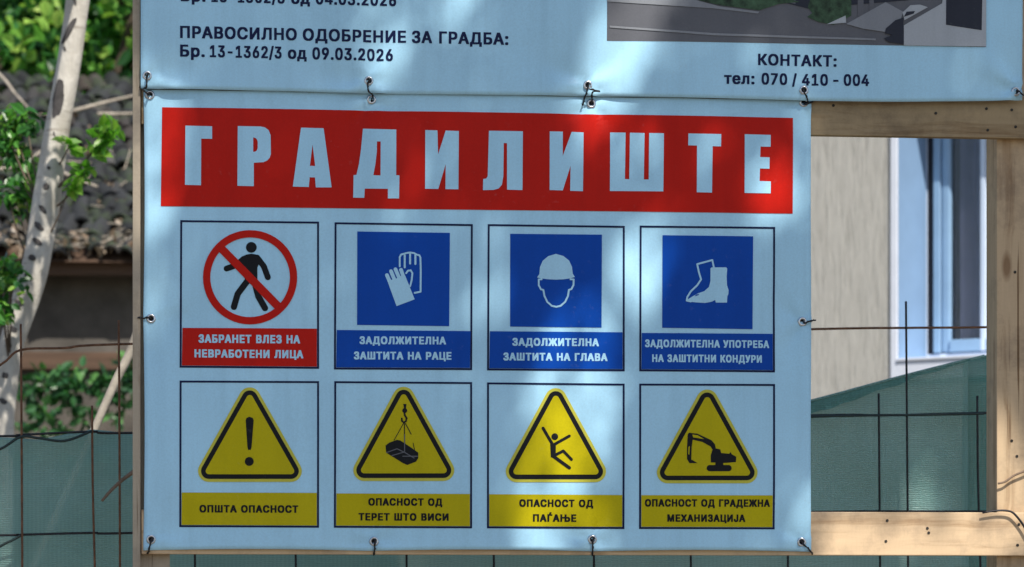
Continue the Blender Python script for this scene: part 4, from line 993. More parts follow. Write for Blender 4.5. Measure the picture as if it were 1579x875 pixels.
GREEN = [(0.0, (0.014, 0.065, 0.016)), (0.4, (0.04, 0.16, 0.03)), (0.7, (0.13, 0.36, 0.05)), (1.0, (0.42, 0.58, 0.12))]
M['leaf'] = leaf_mat('fresh_leaf', GREEN, 0.3)
M['leaf_dark'] = leaf_mat('dark_leaf', [(0.0, (0.012, 0.035, 0.012)), (0.6, (0.03, 0.085, 0.025)), (1.0, (0.06, 0.14, 0.04))], 0.3)
M['leaf_bright'] = leaf_mat('young_leaf', [(0.0, (0.08, 0.22, 0.025)), (0.6, (0.15, 0.36, 0.04)), (1.0, (0.28, 0.44, 0.08))], 0.5)
M['leaf_mid'] = leaf_mat('climber_leaf', [(0.0, (0.012, 0.045, 0.02)), (0.5, (0.03, 0.11, 0.04)), (0.85, (0.06, 0.19, 0.06)), (1.0, (0.12, 0.28, 0.08))], 0.3)
M['bark_dark'] = var_mat('dark_bark', (0.10, 0.075, 0.055), 0.9, 0.4, 12, 0.8, 40, stretch=(1, 1, 0.3), bdist=0.01)


def cluster_pts(centres, n, r, seed):
    g = np.random.default_rng(seed)
    c = np.array(centres, dtype=float)
    k = g.integers(0, len(c), n)
    off = g.normal(size=(n, 3))
    off /= np.linalg.norm(off, axis=1)[:, None]
    off *= (g.uniform(0, 1, n) ** 0.45)[:, None]
    rr = np.array([r] * len(c) if np.isscalar(r) else r, dtype=float)[k][:, None]
    return c[k] + off * rr * np.array([1, 1, 0.8])


# ------------------------------------------------------------------ the pale trunk at the left
m, nt, bs = new_mat('pale_bark')
vec = coords(nt, (1, 1, 0.45))
nz1 = noisetex(nt, vec, 9, 7, 0.7)
vz = coords(nt, (3, 3, 28))
lent = noisetex(nt, vz, 2.0, 4, 0.6)
col = ramp(nt, nz1, [(0.3, (0.38, 0.35, 0.30)), (0.55, (0.54, 0.51, 0.46)), (0.8, (0.64, 0.62, 0.57))])
col = mixcol(nt, 0.6, col, ramp(nt, lent, [(0.60, (1, 1, 1)), (0.70, (0.42, 0.36, 0.32))]), 'MULTIPLY')
vp = coords(nt, (1, 1, 0.5))
patch = noisetex(nt, vp, 5.5, 3, 0.5)
col = mixcol(nt, 1.0, col, ramp(nt, patch, [(0.72, (1, 1, 1)), (0.80, (0.5, 0.46, 0.43))]), 'MULTIPLY')
nt.links.new(col, bs.inputs['Base Color'])
bs.inputs['Roughness'].default_value = 0.8
bs.inputs['Specular IOR Level'].default_value = 0.2
bump(nt, bs, nz1, 0.9, 0.02)
M['bark'] = m
M['scar_and_shade'] = var_mat('bark_scar_and_shade', (0.06, 0.055, 0.055), 0.9, 0.35, 25, 0.6, 60)  # bark scars, with leaf shadows put in as dark patches too

TY = 4.0
TR = [(160, -420, 27), (142, -200, 33), (126, -60, 38), (120, 0, 40), (106, 100, 39), (88, 200, 41), (73, 300, 45), (57, 400, 47), (42, 455, 45), (31, 490, 42), (16, 540, 40), (7, 620, 38), (2, 760, 40)]
tb = at(2, 760, TY)
tree = thing('pale_barked_tree', 'slender leaning tree with pale smooth bark, dark scars and painted shade, left of the banners', 'tree', (tb.x - 0.02, TY, 0))
ctr = [at(px, py, TY) for px, py, _ in TR]
rad = [wd * .92 / 2 / (F_PX / (TY + 7.35)) for _, _, wd in TR]
ctr.append(Vector((tb.x - 0.02, TY, 0))); rad.append(rad[-1] * 1.25)
cp = smooth_path(ctr, 5)
rp = np.interp(np.linspace(0, len(ctr) - 1, len(cp)), range(len(ctr)), rad)
rp = [r * (1 + 0.07 * noise.noise(Vector((0, 0, p.z * 5)))) for r, p in zip(rp, cp)]
MB().tube(cp, list(rp), 18).build('trunk', M['bark'], tree, smooth=True)


def trunk_at(py):
    ys = [t[1] for t in TR]
    return np.interp(py, ys, [t[0] for t in TR]), np.interp(py, ys, [t[2] for t in TR])


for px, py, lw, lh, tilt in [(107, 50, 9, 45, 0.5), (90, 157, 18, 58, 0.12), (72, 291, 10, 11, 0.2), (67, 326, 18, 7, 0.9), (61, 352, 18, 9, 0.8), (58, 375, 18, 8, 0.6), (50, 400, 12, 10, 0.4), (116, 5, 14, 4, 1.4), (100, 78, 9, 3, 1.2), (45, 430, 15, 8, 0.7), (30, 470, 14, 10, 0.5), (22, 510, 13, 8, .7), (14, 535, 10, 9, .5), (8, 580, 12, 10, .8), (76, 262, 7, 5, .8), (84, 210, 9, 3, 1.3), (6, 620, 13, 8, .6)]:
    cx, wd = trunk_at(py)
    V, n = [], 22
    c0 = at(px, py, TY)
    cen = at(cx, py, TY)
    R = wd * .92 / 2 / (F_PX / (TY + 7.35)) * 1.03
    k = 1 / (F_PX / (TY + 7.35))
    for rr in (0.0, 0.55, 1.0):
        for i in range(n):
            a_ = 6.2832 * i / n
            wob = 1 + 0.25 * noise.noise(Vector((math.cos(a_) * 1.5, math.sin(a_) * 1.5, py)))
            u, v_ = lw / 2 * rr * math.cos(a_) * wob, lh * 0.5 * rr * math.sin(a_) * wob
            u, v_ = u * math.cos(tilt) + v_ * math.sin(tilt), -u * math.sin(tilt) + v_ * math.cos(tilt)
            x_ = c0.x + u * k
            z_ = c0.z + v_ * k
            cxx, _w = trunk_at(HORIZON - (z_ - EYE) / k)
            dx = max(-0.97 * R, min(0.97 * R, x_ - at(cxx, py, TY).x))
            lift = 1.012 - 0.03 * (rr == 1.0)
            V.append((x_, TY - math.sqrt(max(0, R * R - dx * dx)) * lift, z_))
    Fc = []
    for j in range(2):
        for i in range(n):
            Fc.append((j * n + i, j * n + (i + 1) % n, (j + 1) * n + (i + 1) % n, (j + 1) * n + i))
    mesh('scar_and_shade', V, Fc, M['scar_and_shade'], tree, smooth=True)

top = ctr[0]
for i, (bx, by, bz) in enumerate([(-0.5, 0.3, 0.9), (0.5, -0.2, 0.8), (0.1, 0.5, 1.2), (-0.1, -0.4, 1.0)]):
    P3 = smooth_path([top - Vector((0, 0, 0.05)), top + Vector((bx * .35, by * .35, bz * .5)), top + Vector((bx, by, bz))], 5)
    MB().tube(P3, list(np.linspace(rad[0] * 0.75, 0.006, len(P3))), 8).build('branch', M['bark'], tree, smooth=True)
cc = [tuple(top + Vector((g * 0.6 * math.cos(a_), g * 0.6 * math.sin(a_), 0.7 + 0.5 * g))) for g, a_ in [(0.3, 0), (1, 1), (1, 2.3), (1, 3.6), (1, 5), (0.6, 4.2), (1.3, 0.3)]]
leaf_obj('crown', cluster_pts(cc, 2600, 0.42, 3), 0.075, M['leaf'], tree, seed=5)

# side shoots off the trunk, each a thin stem with a spray of leaves
SH = [(300, [(160, 212), (150, 226), (168, 200)], 17, 70, 'leaf_bright', -.15, .5), (330, [(133, 265), (126, 272)], 10, 26, 'leaf_bright', -.1, .45), (260, [(107, 224)], 9, 12, 'leaf_bright', -.1, .45), (390, [(108, 288)], 9, 12, 'leaf_bright', -.1, .45),
      (330, [(25, 208), (12, 235), (40, 185), (30, 250), (5, 190)], 30, 230, 'leaf', .2, .5), (420, [(40, 290), (10, 300), (30, 322), (58, 300)], 24, 120, 'leaf', .15, .5), (560, [(10, 410), (18, 440), (0, 430), (6, 475)], 25, 130, 'leaf', -.25, .5)]
for i, (py0, cs, rpx, n, mm, dY, fl) in enumerate(SH):
    k = (TY + 7.35) / F_PX
    c3 = [at(px, py, TY + dY) for px, py in cs]
    st0 = at(trunk_at(py0)[0], py0, TY)
    sh = MB()
    for c in c3:
        P3 = smooth_path([st0, st0.lerp(c, 0.5) + Vector((0.0, 0.01, -0.02)), c], 5)
        sh.tube(P3, list(np.linspace(0.0045, 0.002, len(P3))), 6)
    so_ = sh.build('side_shoot', M['bark_dark'], tree, smooth=True)
    leaf_obj('foliage', cluster_pts([tuple(c) for c in c3], n, rpx * k, 20 + i), 0.045, M[mm], so_, seed=30 + i, flat=fl)
# out-of-view branch added to cast dappled shade on the lower trunk
bo = at(trunk_at(470)[0], 470, TY) + SUN * 1.75
st0 = at(trunk_at(-60)[0], -60, TY)
P3 = smooth_path([st0, st0.lerp(bo, .5) + Vector((0, 0, .2)), bo], 6)
bgh = MB().tube(P3, list(np.linspace(.022, .006, len(P3))), 8).build('shade_branch', M['bark'], tree, smooth=True)
cs = [tuple(bo + Vector((dx, dy, dz))) for dx, dy, dz in [(0, 0, 0), (-.12, 0, -.15), (.08, .05, .14), (.05, -.1, -.2), (-.05, .1, .2), (0.02, 0, -.32)]]
leaf_obj('foliage', cluster_pts(cs, 330, .15, 77), .055, M['leaf'], bgh, seed=78, flat=.3)

# ------------------------------------------------------------------ old shed behind
SY = 10.0
KS = (SY + 7.35) / F_PX
shed = thing('old_shed', 'old low shed with dark tiled roof and dusty wall behind the pale tree', 'shed', (at(50, 500, SY).x, SY + 1.5, 0))
M['tile'] = var_mat('old_roof_tile', (0.030, 0.033, 0.038), 0.85, 0.8, 11, 0.9, 35, bdist=0.01)
m, nt, bs = new_mat('mixed_old_tile')
ge = N(nt, 'ShaderNodeNewGeometry')
vv = coords(nt)
col = ramp(nt, ge.outputs['Random Per Island'], [(0.0, (0.007, 0.008, 0.010)), (0.4, (0.016, 0.018, 0.021)), (0.75, (0.030, 0.032, 0.037)), (0.9, (0.038, 0.028, 0.022)), (1.0, (0.075, 0.075, 0.075))])
col = mixcol(nt, ramp(nt, noisetex(nt, vv, 7, 5, .7), [(.5, (0, 0, 0)), (.62, (1, 1, 1))]), col, (0.03, 0.045, 0.022))
nt.links.new(col, bs.inputs['Base Color']); bs.inputs['Roughness'].default_value = .85
bump(nt, bs, noisetex(nt, vv, 35, 4), .9, .01)
M['mixtile'] = m
M['plaster'] = var_mat('dirty_plaster', (0.095, 0.085, 0.075), 0.95, 0.35, 5, 0.5, 30)
M['plank'] = var_mat('brown_plank', (0.085, 0.05, 0.032), 0.8, 0.35, 6, 0.4, 40, stretch=(0.3, 6, 6))
sx0, sx1 = at(-330, 500, SY).x, at(620, 500, SY).x
ez = at(100, 402, SY).z
wz = ez - 0.02
MB().box((sx0, SY + 0.25, 0), (sx1, SY + 1.5, wz)).build('wall', M['plaster'], shed)
bz0, bz1 = at(100, 570, SY + 0.2).z, at(100, 543, SY + 0.2).z
MB().box((sx0 - .1, SY + 0.2, bz0), (sx1 + .1, SY + 0.248, bz1), bev=0.004).build('beam', M['plank'], shed)
MB().box((sx0 - .1, SY + 0.02, ez - 0.075), (sx1 + .1, SY + 0.05, ez + 0.03), bev=0.003).build('fascia', M['plank'], shed)
# pantile roof, each tile nudged a little
slope = math.radians(33)
tw_, tl = 0.082, 0.22
cols = int((sx1 - sx0 + 0.3) / tw_)
rows = 13
T = MB()
rt = random.Random(3)
for r_ in range(rows):
    for c_ in range(cols):
        if rt.random() < 0.06: continue
        x0 = sx0 - 0.15 + c_ * tw_ + rt.uniform(-.022, .022) + 0.03 * math.sin(r_ * 1.9)
        s0 = r_ * tl * 0.78 + rt.uniform(-.03, .03)
        rot = rt.gauss(0, .2)
        lift = rt.uniform(0, .03)
        V, Fc = [], []
        for lay in (0, 1):
            for j in range(3):
                for i in range(7):
                    u = i / 6
                    s_ = s0 + tl * j / 2
                    hgt = 0.035 * math.sin(math.pi * u) ** 0.8 + 0.018 * (1 - j / 2) + lift + 0.016 * (lay == 0)
                    uu = (u - .5) * tw_ * 1.12
                    ss = s_ + uu * rot
                    V.append((x0 + tw_ / 2 + uu - (j - 1) * tl / 2 * rot, SY - 0.06 + ss * math.cos(slope) - hgt * math.sin(slope), ez + ss * math.sin(slope) + hgt * math.cos(slope)))
        for j in range(2):
            for i in range(6):
                a_ = j * 7 + i
                Fc += [(a_, a_ + 1, a_ + 8, a_ + 7), (a_ + 21, a_ + 28, a_ + 29, a_ + 22)]
        for i in range(6): Fc.append((i, i + 21, i + 22, i + 1))
        T.add(V, Fc)
roof = T.build('roof', M['mixtile'], shed)
MB().add([(sx0 - .15, SY - 0.05, ez - .012), (sx1 + .15, SY - 0.05, ez - .012), (sx1 + .15, SY + 2.1 * math.cos(slope), ez - .012 + 2.1 * math.sin(slope)), (sx0 - .15, SY + 2.1 * math.cos(slope), ez - .012 + 2.1 * math.sin(slope))], [(0, 1, 2, 3)]).build('roof_deck', M['plank'], roof)
# dry litter lying on the eave and roof
g = np.random.default_rng(8)
L = MB()
for i in range(480):
    x = g.uniform(sx0, sx1)
    s_ = abs(g.normal(0, 0.10)) if i < 330 else g.uniform(0, 1.7)
    p = Vector((x, SY - 0.08 + s_ * math.cos(slope), ez + 0.045 + s_ * math.sin(slope) + g.uniform(0, .03)))
    a_ = g.uniform(0, 3.14)
    ln = g.uniform(0.03, 0.14)
    d_ = Vector((math.cos(a_), 0.4 * math.sin(a_), 0.35 * g.normal())) * ln
    L.tube([p, p + d_], g.uniform(0.002, 0.005), 4)
o = L.build('dry_litter', M['twig_pale'], loc=(0, SY, ez))
tag(o, 'dry twigs and litter lying on the shed roof and along its eave', 'litter', kind='stuff')
lp = np.stack([g.uniform(sx0, sx1, 520), np.zeros(520), np.zeros(520)], 1)
s_ = np.where(g.uniform(0, 1, 520) < .6, np.abs(g.normal(0, .1, 520)), g.uniform(0, 1.7, 520))
lp[:, 1] = SY - 0.08 + s_ * math.cos(slope); lp[:, 2] = ez + 0.06 + s_ * math.sin(slope)
M['leaf_dead'] = leaf_mat('dead_leaf', [(0.0, (0.12, 0.08, 0.05)), (0.6, (0.26, 0.19, 0.13)), (1.0, (0.42, 0.35, 0.27))], 0.1)
o = leaf_obj('dead_leaves', lp, 0.05, M['leaf_dead'], loc=(0, SY, ez), seed=12)
tag(o, 'dead brown leaves scattered over the shed roof and its eave', 'leaves', kind='stuff')
for pts, lab in [([(-60, 70), (0, 116), (22, 143), (48, 172)], 'thin bare branch fallen across the roof at the left edge'), ([(-20, 262), (20, 258), (45, 246), (66, 232)], 'bare branch lying left of the pale trunk'),
                 ([(110, 172), (140, 164), (175, 155), (215, 146)], 'grey branch lying high on the roof beside the banner'), ([(96, 266), (120, 277), (150, 288)], 'short pale stick lying mid roof right of the trunk'),
                 ([(150, 176), (180, 176), (215, 175)], 'straight pale stick on the roof near the batten')]:
    P3 = smooth_path([at(px, py, SY - 0.75 + (402 - py) * 0.0040) for px, py in pts], 4)
    o = MB().tube(P3, list(np.linspace(0.010, 0.006, len(P3))), 6).build('fallen_branch', M['twig_pale'], loc=P3[0], smooth=True)
    tag(o, lab, 'branch', 'branches fallen on the shed roof')

# climbing plant on the shed wall
cl = at(100, 640, SY - 0.5); cl.z = 0
vine = thing('climbing_plant', 'dark leafy climber growing below the brown beam of the shed', 'plant', cl)
cs = [tuple(at(px, py, SY - 0.25)) for px, py in [(45, 600), (70, 585), (95, 590), (120, 583), (150, 590), (165, 605), (60, 630), (100, 615), (130, 640), (180, 640), (190, 590), (40, 660), (85, 665), (150, 690), (30, 720), (110, 720), (205, 560), (220, 610)]]
leaf_obj('foliage', cluster_pts(cs, 620, 0.085, 44), 0.062, M['leaf_mid'], vine, seed=45, flat=0.4)
for dx in (-0.15, 0.05, 0.2):
    P3 = smooth_path([cl + Vector((dx, 0.1, 0)), cl + Vector((dx * 1.2, 0.2, 1.2)), cl + Vector((dx * 0.8, 0.22, 2.5))], 6)
    MB().tube(P3, list(np.linspace(0.012, 0.004, len(P3))), 6).build('stem', M['bark_dark'], vine, smooth=True)
lo = [tuple(at(px, py, SY - 0.6)) for px, py in [(60, 520), (140, 860), (10, 850), (190, 890), (100, 800)]]

# trees behind the shed
def bg_tree(px, Y, zc, R, n, size, mm, lab, seed):
    base = at(px, 900, Y); base.z = 0
    t = thing('leafy_tree', lab, 'tree', base, 'trees behind the shed')
    g_ = random.Random(seed)
    fork = base + Vector((0, 0, zc * 0.55))
    MB().tube(smooth_path([base, base + Vector((.06, 0, zc * .3)), fork], 5), list(np.linspace(.16, .10, 11)), 12).build('trunk', M['bark_dark'], t, smooth=True)
    cs_ = []
    for i in range(15):
        a_, e_ = g_.uniform(0, 6.283), g_.uniform(-.7, 1.2)
        rr = R * g_.uniform(.45, .95)
        c = base + Vector((rr * math.cos(a_) * math.cos(e_), rr * math.sin(a_) * math.cos(e_) * .8, zc + rr * math.sin(e_) * .9))
        cs_.append(tuple(c))
        if i < 8:
            P_ = smooth_path([fork, fork.lerp(c, .5) + Vector((0, 0, .12)), c], 4)
            MB().tube(P_, list(np.linspace(.07, .012, len(P_))), 7).build('limb', M['bark_dark'], t, smooth=True)
    leaf_obj('crown', cluster_pts(cs_, n, R * .42, seed), size, M[mm], t, seed=seed + 1, aspect=.7, flat=.3)


bg_tree(40, 13.2, 5.2, 1.7, 6500, .10, 'leaf', 'leafy tree with bright green crown above the shed roof at the top left corner', 61)
bg_tree(290, 13.9, 5.4, 1.7, 6500, .10, 'leaf', 'leafy tree above the shed roof, its crown half hidden by the permit banner', 63)
bg_tree(150, 15.5, 5.8, 2.3, 12000, .09, 'leaf_dark', 'darker dense tree further back between the two bright trees', 65)
# a hedge that closes the view between the crowns
hg = [tuple(at(px, py, 14.6)) for px in range(-200, 600, 60) for py in (40, 130, 230)]
hb = at(120, 900, 14.6); hb.z = 0
hd = thing('tall_hedge', 'tall dark hedge behind the shed roof', 'hedge', hb)
hg2 = [(x, y, z) for x, y, z in hg] + [(x, y, z_) for x, y, _ in hg[::3] for z_ in (0.6, 1.6, 2.6, 3.4)]
leaf_obj('foliage', cluster_pts(hg2, 9000, .45, 71), .085, M['leaf_dark'], hd, seed=72, flat=.2)
for px in range(-170, 600, 130):
    q = at(px, 900, 14.6)
    MB().tube([(q.x, q.y, 0), (q.x + .05, q.y, 1.6), (q.x, q.y, 3.2)], [.04, .03, .015], 7).build('stem', M['bark_dark'], hd, smooth=True)

# ------------------------------------------------------------------ house at the right
PHI = math.radians(40)
n_h = Vector((-math.sin(PHI), -math.cos(PHI), 0))
a_h = Vector((math.cos(PHI), -math.sin(PHI), 0))
P_h = at(1385, 560, 7.0)
inw = -n_h
ZUP = Vector((0, 0, 1))


def hu(px, depth=0.0):
    """distance along the facade for a pixel column, on the plane lying depth behind the facade"""
    q = on_plane(px, 500, P_h + inw * depth, n_h)
    return (q - P_h).dot(a_h)


def hz(px, py, depth=0.0):
    return on_plane(px, py, P_h + inw * depth, n_h).z


base_h = Vector((P_h.x, P_h.y, 0))
B_h = (base_h, a_h, inw, ZUP)
house = thing('house', 'rendered grey house with a white framed window, right of the banners', 'house', base_h)
m, nt, bs = new_mat('scraped_render')
v = coords(nt, (42, 42, 5))
st = noisetex(nt, v, 1.4, 6, 0.7)
fn = noisetex(nt, coords(nt), 2.0, 4)
col = ramp(nt, st, [(0.25, (0.33, 0.32, 0.295)), (0.5, (0.48, 0.467, 0.435)), (0.75, (0.55, 0.537, 0.50))])
col = mixcol(nt, 0.5, col, ramp(nt, fn, [(0.3, (0.9, 0.9, 0.9)), (0.7, (1.06, 1.05, 1.03))]), 'MULTIPLY')
nt.links.new(col, bs.inputs['Base Color']); bs.inputs['Roughness'].default_value = 0.95; bs.inputs['Specular IOR Level'].default_value = 0.1
bump(nt, bs, st, 0.5, 0.012)
M['render'] = m
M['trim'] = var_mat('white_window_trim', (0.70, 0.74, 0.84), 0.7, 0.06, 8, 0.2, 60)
M['reveal'] = var_mat('shade_tinted_reveal', (0.20, 0.32, 0.50), 0.6, 0.06, 6)  # blue shade of the recess put into the base colour
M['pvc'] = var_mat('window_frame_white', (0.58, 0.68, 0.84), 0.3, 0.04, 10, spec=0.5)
M['sash'] = var_mat('shade_tinted_sash', (0.24, 0.38, 0.56), 0.35, 0.06, 10, spec=0.4)  # darkened and blued so the colour carries the shade on the sash
M['dark_fill'] = var_mat('near_black_fill', (0.012, 0.012, 0.02), 0.6, 0.2, 30)
DEP = 0.0
# depth at which column 1427 meets the reveal's inner edge
lo_, hi_ = 0.02, 0.6
for _ in range(40):
    DEP = (lo_ + hi_) / 2
    q = P_h + inw * DEP
    if to_px(Vector((q.x, q.y, 2.5)))[0] < 1427: lo_ = DEP
    else: hi_ = DEP
z_sill = hz(1400, 557)
u0, u1 = 0.0, 1.35
zt = z_sill + 1.45
uL, uR, HT = -2.6, 2.6, 5.6
wl = MB()
wl.box((uL, 0, 0), (u0 - 0.0, 0.35, HT), B_h).box((u1, 0, 0), (uR, 0.35, HT), B_h).box((u0, 0, 0), (u1, 0.35, z_sill - 0.0), B_h).box((u0, 0, zt), (u1, 0.35, HT), B_h)
wl.build('wall', M['render'], house)
# rest of the house as a closed body and a simple pitched roof
body = MB().box((uL, 0.352, 0), (uR, 0.36, 0.1), B_h)
sidew = MB().box((uL, 0.351, 0), (uL + 0.3, 5.0, HT), B_h).box((uR - 0.3, 0.351, 0), (uR, 5.0, HT), B_h).box((uL + 0.3, 4.7, 0), (uR - 0.3, 5.0, HT), B_h)
sidew.build('wall', M['render'], house)
rf = MB()
V = [(uL - .2, -.3, HT), (uR + .2, -.3, HT), (uR + .2, 5.3, HT), (uL - .2, 5.3, HT), (uL - .2, 2.5, HT + 1.5), (uR + .2, 2.5, HT + 1.5)]
V = [base_h + a_h * x + inw * y + ZUP * z for x, y, z in V]
rf.add(V, [(0, 1, 5, 4), (2, 3, 4, 5), (0, 4, 3), (1, 2, 5), (0, 3, 2, 1)])
rf.build('roof', M['tile'], house)
win = MB()
f0 = 0.0
fw = lambda px, d=DEP: hu(px, d)
# outer frame
x1, x2, x3, x4 = 0.001, fw(1438), fw(1462), u1 - 0.001
zb1, zb2, zb3 = hz(1450, 546, DEP), hz(1480, 533, DEP), hz(1480, 524, DEP)
frame = MB()
frame.box((0.002, DEP + 0.001, z_sill + 0.002), (0.009, DEP + 0.06, zt - 0.002), B_h, 0.003)
frame.box((u1 - 0.05, DEP + 0.001, z_sill + 0.002), (u1 - 0.002, DEP + 0.06, zt - 0.002), B_h, 0.003)
frame.box((0.0095, DEP + 0.001, z_sill + 0.002), (u1 - 0.0505, DEP + 0.06, zb1), B_h, 0.003)
frame.box((0.0095, DEP + 0.001, zt - 0.06), (u1 - 0.0505, DEP + 0.06, zt - 0.002), B_h, 0.003)
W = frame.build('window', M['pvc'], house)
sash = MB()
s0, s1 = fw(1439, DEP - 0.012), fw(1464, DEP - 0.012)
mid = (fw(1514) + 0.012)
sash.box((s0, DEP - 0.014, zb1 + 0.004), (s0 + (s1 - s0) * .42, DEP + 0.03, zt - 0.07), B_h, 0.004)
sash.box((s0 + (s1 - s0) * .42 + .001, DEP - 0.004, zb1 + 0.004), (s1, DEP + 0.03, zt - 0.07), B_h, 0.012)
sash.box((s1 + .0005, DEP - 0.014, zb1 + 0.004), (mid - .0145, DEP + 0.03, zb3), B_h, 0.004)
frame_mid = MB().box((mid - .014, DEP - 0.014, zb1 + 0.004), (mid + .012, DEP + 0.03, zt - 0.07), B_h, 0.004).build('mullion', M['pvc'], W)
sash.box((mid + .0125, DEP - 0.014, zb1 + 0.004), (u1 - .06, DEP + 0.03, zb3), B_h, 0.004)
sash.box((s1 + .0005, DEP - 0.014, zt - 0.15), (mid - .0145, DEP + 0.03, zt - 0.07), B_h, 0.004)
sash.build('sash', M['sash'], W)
MB().box((0.0095, DEP + 0.003, zb1 + 0.001), (s0 - 0.0005, DEP + 0.02, zt - 0.065), B_h).build('dark_fill', M['dark_fill'], W)  # near-black strip put in for the shadow gap beside the sash
m, nt, bs = new_mat('window_glass')
bs.inputs['Base Color'].default_value = (0.9, 0.95, 1, 1); bs.inputs['Roughness'].default_value = 0.03; bs.inputs['Transmission Weight'].default_value = 1.0; bs.inputs['IOR'].default_value = 1.45
M['glass'] = m
MB().box((s1 - .004, DEP + 0.012, zb3 - .01), (mid - .012, DEP + 0.018, zt - 0.14), B_h).build('pane', M['glass'], W)
MB().box((mid + .010, DEP + 0.012, zb3 - .01), (u1 - .055, DEP + 0.018, zt - 0.07), B_h).build('pane', M['glass'], W)
# folded curtain behind the glass
cv, cf = [], []
nc = 120
for i in range(nc + 1):
    u = s1 - .03 + (u1 - s1) * i / nc
    d_ = DEP + 0.10 + 0.022 * math.sin(u * 75) + 0.012 * math.sin(u * 31 + 1)
    for z in (z_sill + .0, zt):
        cv.append(base_h + a_h * u + inw * d_ + ZUP * z)
cf = [(2 * i, 2 * i + 2, 2 * i + 3, 2 * i + 1) for i in range(nc)]
M['curtain'] = var_mat('grey_curtain', (0.20, 0.20, 0.30), 0.9, 0.15, 6)
mesh('curtain', cv, cf, M['curtain'], W, smooth=True)
# dark room behind
MB().box((u0 - .2, 0.9, z_sill - .2), (u1 + .2, 0.92, zt + .2), B_h).build('room_wall', M['dark_fill'], W)
# sill and trim
tr_l = hu(1373, -0.012)
trim = MB()
trim.box((tr_l, -0.012, z_sill - 0.085), (-0.0, -0.0005, zt + .1), B_h, 0.002)
trim.box((0.0005, -0.012, z_sill - 0.085), (u1 + .08, -0.0005, z_sill - 0.002), B_h, 0.002)
trim.build('trim', M['trim'], W)
MB().box((0.001, -0.02, z_sill - 0.0), (u1 - .001, DEP + 0.0005, z_sill + 0.012), B_h, 0.002).build('sill', M['trim'], W)
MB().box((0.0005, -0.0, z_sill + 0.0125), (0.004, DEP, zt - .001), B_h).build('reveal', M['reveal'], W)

# ------------------------------------------------------------------ the unseen tall tree that shades the board
ELL = [  # soft gaps cut into the unseen crown to place sun patches on the board (pixel centre, radii, tilt, share of sun let through)
    (1000, -20, 60, 90, .35, .9), (960, 60, 62, 90, .35, .85), (915, 150, 50, 70, .35, .85), (600, 40, 62, 110, .15, .5), (700, 10, 60, 80, .2, .45), (745, 115, 30, 70, .1, .25), (1190, 85, 75, 30, 0, .5), (1500, 110, 50, 40, 0, .25), (430, 20, 40, 70, .2, .2),
    (880, 610, 78, 100, .1, .78), (862, 720, 70, 110, .1, .7), (905, 510, 60, 70, .1, .7), (985, 430, 42, 120, .1, .85), (1010, 350, 40, 50, 0, .5), (760, 430, 30, 110, .1, .38), (860, 850, 110, 50, 0, .6),
    (235, 250, 50, 150, 0, .65), (275, 190, 40, 70, .3, .5), (1205, 290, 48, 64, 0, .7), (1165, 325, 54, 30, 0, .4), (1225, 800, 48, 80, .4, .6), (1240, 170, 32, 90, 0, .4), (960, 210, 60, 50, .3, .6),
    (1560, 690, 70, 130, 0, 1.0), (1330, 830, 95, 70, 0, 1.0), (1490, 850, 90, 50, 0, 1.0), (1400, 860, 90, 40, 0, 1.0), (1460, 790, 60, 40, 0, .9), (240, 440, 34, 80, 0, .3), (1120, 230, 60, 60, .2, .22),
    (660, 230, 50, 70, .1, .22), (450, 240, 40, 60, .1, .15), (700, 620, 34, 90, .05, .18), (500, 470, 34, 120, .05, .15), (610, 330, 50, 40, 0, .15), (380, 600, 40, 60, 0, .08),
    (1752, 20, 36, 75, 0, .6), (1680, 140, 60, 40, 0, .5), (130, 90, 90, 90, 0, .45), (1450, 700, 60, 60, 0, .6), (60, 20, 60, 80, 0, .3),
]


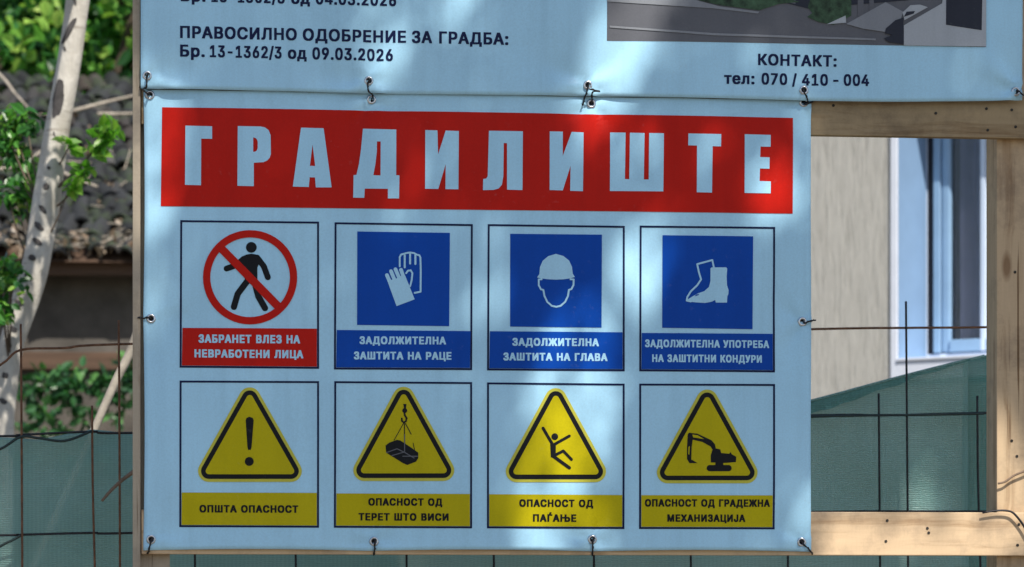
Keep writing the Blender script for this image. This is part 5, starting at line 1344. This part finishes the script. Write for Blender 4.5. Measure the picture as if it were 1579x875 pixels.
def lit(px, py):
    v = np.zeros_like(px)
    for cx, cy, rx, ry, ti, am in ELL:
        dx, dy = px - cx, py - cy
        u_ = (dx * math.cos(ti) + dy * math.sin(ti)) / rx
        v_ = (-dx * math.sin(ti) + dy * math.cos(ti)) / ry
        v = np.maximum(v, am * np.clip(1.7 - (u_ * u_ + v_ * v_), 0, 1))
    return v


g = np.random.default_rng(99)
NL = 135000
X = g.uniform(-2.0, 2.8, NL); Z = g.uniform(0.9, 4.3, NL)
tt = 7.6 + g.uniform(-1, 1, NL) * 1.4
kk = F_PX / ((np.stack([X, 0 * X, Z], 1) - np.array(CAM)) @ np.array(FWD))
ppx = 789.5 + ((np.stack([X, 0 * X, Z], 1) - np.array(CAM)) @ np.array(RGT)) * kk
ppy = HORIZON - (Z - EYE) * kk
e_ = ((X - .4) / 2.4) ** 2 + ((Z - 2.6) / 1.75) ** 2 + ((tt - 7.6) / 1.6) ** 2 * .3
edge = np.array([noise.noise(Vector((x * 1.6, z * 1.6, t * 1.2))) for x, z, t in zip(X, Z, tt)])
keep = (g.uniform(0, 1, NL) > 1 + np.log(np.maximum(lit(ppx, ppy), .01)) / 4.6) & (e_ < 1.25 + edge * .5)
LP = np.stack([X, 0 * X, Z], 1)[keep] + np.array(SUN)[None] * tt[keep][:, None]
root = Vector((4.9, -5.2, 0))
shade = thing('shade_tree', 'unseen tall leafy tree beside the viewer, shading the banners with its crown', 'tree', root)
cc = Vector(LP.mean(0))
fork = Vector((4.6, -5.1, 4.6))
MB().tube(smooth_path([root, root + Vector((.05, .1, 2.5)), fork], 6), list(np.linspace(.22, .15, 13)), 14).build('trunk', M['bark_dark'], shade, smooth=True)
leaf_obj('crown', LP, .05, M['leaf_dark'], shade, seed=101, aspect=.7)
for i in range(9):
    tgt = Vector(LP[int(g.integers(0, len(LP)))])
    P_ = smooth_path([fork, fork.lerp(tgt, .5) + Vector((0, 0, .3)), tgt], 5)
    MB().tube(P_, list(np.linspace(.07, .012, len(P_))), 7).build('limb', M['bark_dark'], shade, smooth=True)
